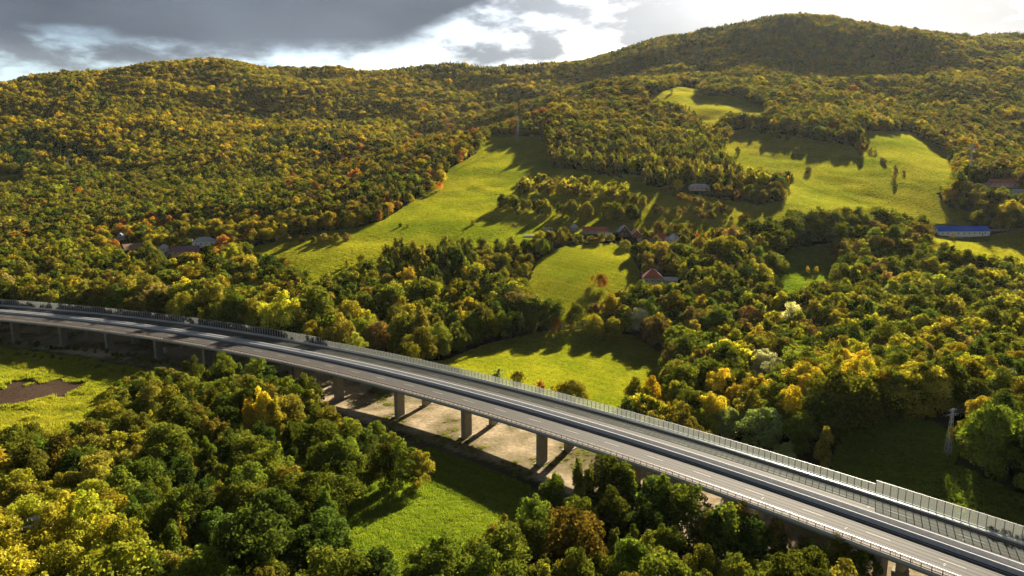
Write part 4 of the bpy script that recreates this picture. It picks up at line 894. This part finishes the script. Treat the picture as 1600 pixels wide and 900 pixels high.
def make_trees():
    idx = [i for i, t in enumerate(TREES) if t[9]]
    oth = [i for i in np.argsort(-VC, kind='stable') if not TREES[i][9] and VC[i] > 0]
    ind = idx+oth[:300]; chosen = set(ind)
    labs = {}
    info = {}
    for i in ind:
        x, y, z, h, sh, c, reg, px, py, lab = TREES[i]; k = sh.rstrip('0123456789')
        cx, cy = proj(x, y, z+h*0.6)
        mk = min(MARKS, key=lambda m: math.hypot(m[0]-cx, (m[1]-cy)*1.3))[2]
        size = 'tall' if h > 15.5 else 'small' if h < 9 else ''
        info[i] = (size, WORD[c], KWORD[k], reg, mk, lab)
    for i in ind:
        size, cw, kw, reg, mk, lab = info[i]
        L = lab or ' '.join((size+' '+cw+' '+kw+' '+mk).split()); labs.setdefault(L, []).append(i)
    final = {}
    for L, ii in labs.items():
        if len(ii) == 1: final[ii[0]] = (L, None); continue
        ii = sorted(ii, key=lambda i: TREES[i][7])
        O = ('first', 'second', 'third', 'fourth', 'fifth', 'sixth', 'seventh', 'eighth', 'ninth', 'tenth', 'eleventh', 'twelfth', 'thirteenth', 'fourteenth')
        for n_, i in enumerate(ii):
            q = 'leftmost' if n_ == 0 else 'rightmost' if n_ == len(ii)-1 else O[min(n_, 13)]+' from left'
            wd = L.split()
            final[i] = (L+', '+q, None)
    for i in ind:
        x, y, z, h, sh, c, reg, px, py, lab = TREES[i]; S = SHAPES[sh]; k = sh.rstrip('0123456789'); f = h/S['H']
        w = f*(0.88+0.28*random.random())
        root = link(NAMES[k], None, None, (x, y, z-0.15), (0, 0, random.random()*6.28)); root.scale = (w, w, f)
        tag(root, final[i][0], 'shrub' if k == 'bush' else 'tree', 'trees '+PLACE[reg] if reg in PLACE else None)
        link('trunk', S['trunk'], root)
        cr = link('crown', S['crown'], root); cr['tint'] = tint(c)
    # the rest: one mass per wood
    rest = {}
    for i, t in enumerate(TREES):
        if i not in chosen: rest.setdefault(MASS.get(t[6], t[6]), []).append(i)
    for reg, ii in rest.items():
        P, R_, S_, T_, V_ = [], [], [], [], []
        for i in ii:
            x, y, z, h, sh, c = TREES[i][:6]; S = SHAPES[sh]; f = h/S['H']; w = f*(0.88+0.28*random.random())
            if y > 1250: w *= 1.10; f *= 1.0
            lod = 0 if y < 330 else 1 if y < 760 else 2
            P.append((x, y, z-0.15)); R_.append((0, 0, random.random()*6.28)); S_.append((w, w, f)); T_.append(tint(c, 0.26 if y < 900 else 0.13)+(1.0,)); V_.append(PROTO_IDX[(sh, lod)])
        scatter_object('forest', P, R_, S_, T_, V_, proto, 'forest_instances', FOREST_LABEL[reg])
MASS = {'corner_wood': 'front_wood', 'poplar_stand': 'shelter_belt', 'spur_top': 'autumn_spur', 'poplar_rows': 'village_trees', 'hedge': 'village_trees', 'slope_edge_trees': 'right_wood', 'hamlet_wood': 'low_left_forest', 'copse': 'right_wood'}
FOREST_LABEL = {'front_wood': 'dark green wood filling the valley in front of the viaduct', 'shelter_belt': 'green and yellow belt of wood behind the left half of the viaduct', 'low_left_forest': 'green forest round the hamlet below the left hill',
                'autumn_spur': 'autumn-coloured wood on the spur above the long meadow', 'village_trees': 'garden trees, rows and hedges round the village and meadows', 'left_hill': 'golden and olive forest covering the broad left hill',
                'right_hill': 'brown-gold forest covering the high right hill', 'right_wood': 'dense mixed wood in the valley behind the right half of the viaduct'}
def tint(c, sg=0.26):
    a = np.array(TINT[c]); v = 1+random.gauss(0, sg); b = a*min(1.6, max(0.5, v)); s = random.gauss(0, 0.05)
    return (float(b[0]*(1+s)), float(b[1]*(1-s*0.4)), float(b[2]))
NG = {}
def scatter_object(name, P, R_, S_, T_, V_, coll, ngname, label):
    me = bpy.data.meshes.new(name); me.vertices.add(len(P)); me.vertices.foreach_set('co', np.array(P, np.float32).ravel())
    for an, ty, key, arr in (('rot', 'FLOAT_VECTOR', 'vector', R_), ('scl', 'FLOAT_VECTOR', 'vector', S_), ('tint', 'FLOAT_COLOR', 'color', T_), ('variant', 'INT', 'value', V_)):
        a = me.attributes.new(an, ty, 'POINT'); a.data.foreach_set(key, np.array(arr, np.int32 if ty == 'INT' else np.float32).ravel())
    o = tag(link(name, me), label, None, None, 'stuff')
    if ngname not in NG:
        ng = bpy.data.node_groups.new(ngname, 'GeometryNodeTree'); NG[ngname] = ng
        ng.interface.new_socket('Geometry', in_out='INPUT', socket_type='NodeSocketGeometry'); ng.interface.new_socket('Geometry', in_out='OUTPUT', socket_type='NodeSocketGeometry')
        nd = ng.nodes; gi = nd.new('NodeGroupInput'); go = nd.new('NodeGroupOutput'); ip = nd.new('GeometryNodeInstanceOnPoints'); ci = nd.new('GeometryNodeCollectionInfo')
        ci.inputs['Collection'].default_value = coll; ci.inputs['Separate Children'].default_value = True; ci.inputs['Reset Children'].default_value = True
        ip.inputs['Pick Instance'].default_value = True
        def na(n, ty): q = nd.new('GeometryNodeInputNamedAttribute'); q.data_type = ty; q.inputs['Name'].default_value = n; return q.outputs['Attribute']
        K = ng.links.new; K(gi.outputs[0], ip.inputs['Points']); K(ci.outputs[0], ip.inputs['Instance'])
        K(na('variant', 'INT'), ip.inputs['Instance Index']); K(na('rot', 'FLOAT_VECTOR'), ip.inputs['Rotation']); K(na('scl', 'FLOAT_VECTOR'), ip.inputs['Scale'])
        K(ip.outputs[0], go.inputs[0])
    md = o.modifiers.new('scatter', 'NODES'); md.node_group = NG[ngname]; return o
make_trees()

# ------------------------------------------------------------------ grass: tufts over every open patch
def build_grass():
    tc = bpy.data.collections.new('grass_models'); r = np.random.default_rng(5)
    for v in range(4):
        V, Q, lv = [], [], []
        for i in range(46):
            a = r.random()*6.28; d = math.sqrt(r.random())*0.95; x, y = math.cos(a)*d, math.sin(a)*d; h = 0.20+0.26*r.random(); w = 0.05+0.07*r.random()
            t = r.random()*6.28; ux, uy = math.cos(t)*w, math.sin(t)*w; lx, ly = r.normal()*0.10, r.normal()*0.10; b = len(V)
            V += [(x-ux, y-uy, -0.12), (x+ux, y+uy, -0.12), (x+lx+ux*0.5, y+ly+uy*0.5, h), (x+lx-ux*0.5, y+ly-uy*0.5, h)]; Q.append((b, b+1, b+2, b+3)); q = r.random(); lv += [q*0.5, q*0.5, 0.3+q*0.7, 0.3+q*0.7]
        me = crown_mesh('tuft', np.array(V), np.array(Q), np.array(lv)); me.materials.clear(); me.materials.append(MT['grass'])
        o = bpy.data.objects.new('tuft_%d' % v, me); tc.objects.link(o)
    LAB = {'valley_meadow': 'sunlit green grass of the valley meadow behind the viaduct', 'left_field': 'herbs and grass of the field below the left end of the viaduct', 'low_meadow': 'half shaded grass of the low meadow in front of the viaduct',
           'long_meadow': 'mown grass of the long meadow climbing between the woods', 'village_field': 'rough grass of the field between the village houses', 'right_meadow': 'bright grass of the wide meadow below the right hill',
           'high_meadow': 'grass of the highest meadow under the right hill', 'barn_meadow': 'grass below the blue-roofed cowshed', 'orchard_slope': 'grass between the orchard rows above the village', 'shade_meadow': 'shaded upper grass beside the long meadow', 'garden_meadow': 'grass of the small meadow between the copses', 'shady_slope': 'dark shaded grass of the slope behind the noise wall'}
    for k, poly in OPEN.items():
        if k not in LAB: continue
        q = np.array(poly, float); pts = [hit(min(max(a, -100), 1700), b) for a, b in poly]; xy = np.array([p[:2] for p in pts])
        lo, hi = xy.min(0)-40, xy.max(0)+15
        far = xy[:, 1].mean() > 560; sp = 1.05 if not far else 1.5
        X, Y = np.meshgrid(np.arange(lo[0], hi[0], sp), np.arange(lo[1], hi[1], sp)); X = X.ravel(); Y = Y.ravel()
        X = X+rng.uniform(-.6, .6, len(X))*sp; Y = Y+rng.uniform(-.6, .6, len(Y))*sp; Z = ht(X, Y); px, py = proj(X, Y, Z); tx, ty = proj(X, Y, Z+10.0); m = in_poly(px, py, poly) | in_poly(tx, ty, poly)
        X, Y, Z, px, py = X[m], Y[m], Z[m], px[m], py[m]
        p, st = perp(X, Y); m = ~((p > -12) & (p < 40) & (Y < 520))
        if k == 'left_field': m &= ~in_poly(px+(vnoise(X, Y, 11, 41)-0.5)*30, py+(vnoise(X, Y, 6, 42)-0.5)*16, [(-50,606),(30,602),(80,594),(122,596),(126,606),(88,620),(46,634),(-50,644)])
        for hx, hy, hr in HOUSES_XY[::2]: m &= np.hypot(X-hx, Y-hy) > hr-4
        X, Y, Z = X[m], Y[m], Z[m]; n = len(X)
        if not n: continue
        a = vnoise(X, Y, 45, 31)*0.6+vnoise(X, Y, 12, 32)*0.4; b = vnoise(X, Y, 90, 33)
        g0, g1, g2 = np.array((0.070, 0.098, 0.012)), np.array((0.145, 0.148, 0.024)), np.array((0.17, 0.135, 0.035)); a = np.clip((a-0.5)*1.7+0.5+(np.sin((X*0.55+Y*0.83)*0.9+vnoise(X, Y, 40, 35)*9)*0.16), 0, 1)
        T = g0*(1-a[:, None])+g1*a[:, None]; T = T*(1-0.4*b[:, None])+g2*0.4*b[:, None]; T *= (0.8+0.4*rng.random(n))[:, None]
        hgt = 1.0
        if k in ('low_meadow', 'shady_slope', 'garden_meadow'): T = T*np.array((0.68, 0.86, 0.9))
        if k in ('right_meadow', 'high_meadow'): T = T*np.array((1.05, 1.0, 1.5))
        if k == 'left_field': hgt = 1.4+2.6*np.clip((vnoise(X, Y, 7, 36)-0.35)*2, 0, 1)
        if k == 'village_field': hgt = 1.3
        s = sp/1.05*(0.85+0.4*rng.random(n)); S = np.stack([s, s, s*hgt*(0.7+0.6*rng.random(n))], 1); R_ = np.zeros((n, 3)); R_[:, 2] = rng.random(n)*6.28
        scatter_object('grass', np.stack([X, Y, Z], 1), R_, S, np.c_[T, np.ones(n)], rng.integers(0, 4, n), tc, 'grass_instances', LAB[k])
    # weeds on the bare strip below the deck
    n = 9000; s = rng.uniform(20, SMAX-20, n); o = rng.uniform(-10, 42, n); P = np.array([at(a, b)[0][:2] for a, b in zip(s, o)]); X, Y = P[:, 0], P[:, 1]
    m = (vnoise(X, Y, 14, 6)*0.65+vnoise(X, Y, 5, 9)*0.35 < 0.36+0.10*(np.abs(o-15) > 17)) & (Y > 90); X, Y = X[m], Y[m]; n = len(X)
    T = np.array((0.075, 0.085, 0.02))*(0.6+0.8*rng.random(n))[:, None]; s = 0.5+0.6*rng.random(n); R_ = np.zeros((n, 3)); R_[:, 2] = rng.random(n)*6.28
    scatter_object('weeds', np.stack([X, Y, ht(X, Y)], 1), R_, np.stack([s, s, s*1.2], 1), np.c_[T, np.ones(n)], rng.integers(0, 4, n), tc, 'grass_instances', 'sparse weeds on the bare strip under the viaduct')
build_grass()

# ------------------------------------------------------------------ the autumn haze in the valley air
def build_haze():
    m = bpy.data.materials.new('haze_air'); m.use_nodes = True; nt = m.node_tree; nt.nodes.clear()
    o = N(nt, 'ShaderNodeOutputMaterial'); v = N(nt, 'ShaderNodeVolumePrincipled'); v.inputs['Color'].default_value = (0.86, 0.92, 1.0, 1)
    v.inputs['Density'].default_value = 0.0000085; v.inputs['Anisotropy'].default_value = 0.35; nt.links.new(v.outputs[0], o.inputs['Volume'])
    b = MB().box(-5200, 5200, -1200, 6400, -150, 640).build('haze', m)
    tag(b, 'thin bluish autumn haze lying over the hills', None, None, 'stuff')
build_haze()
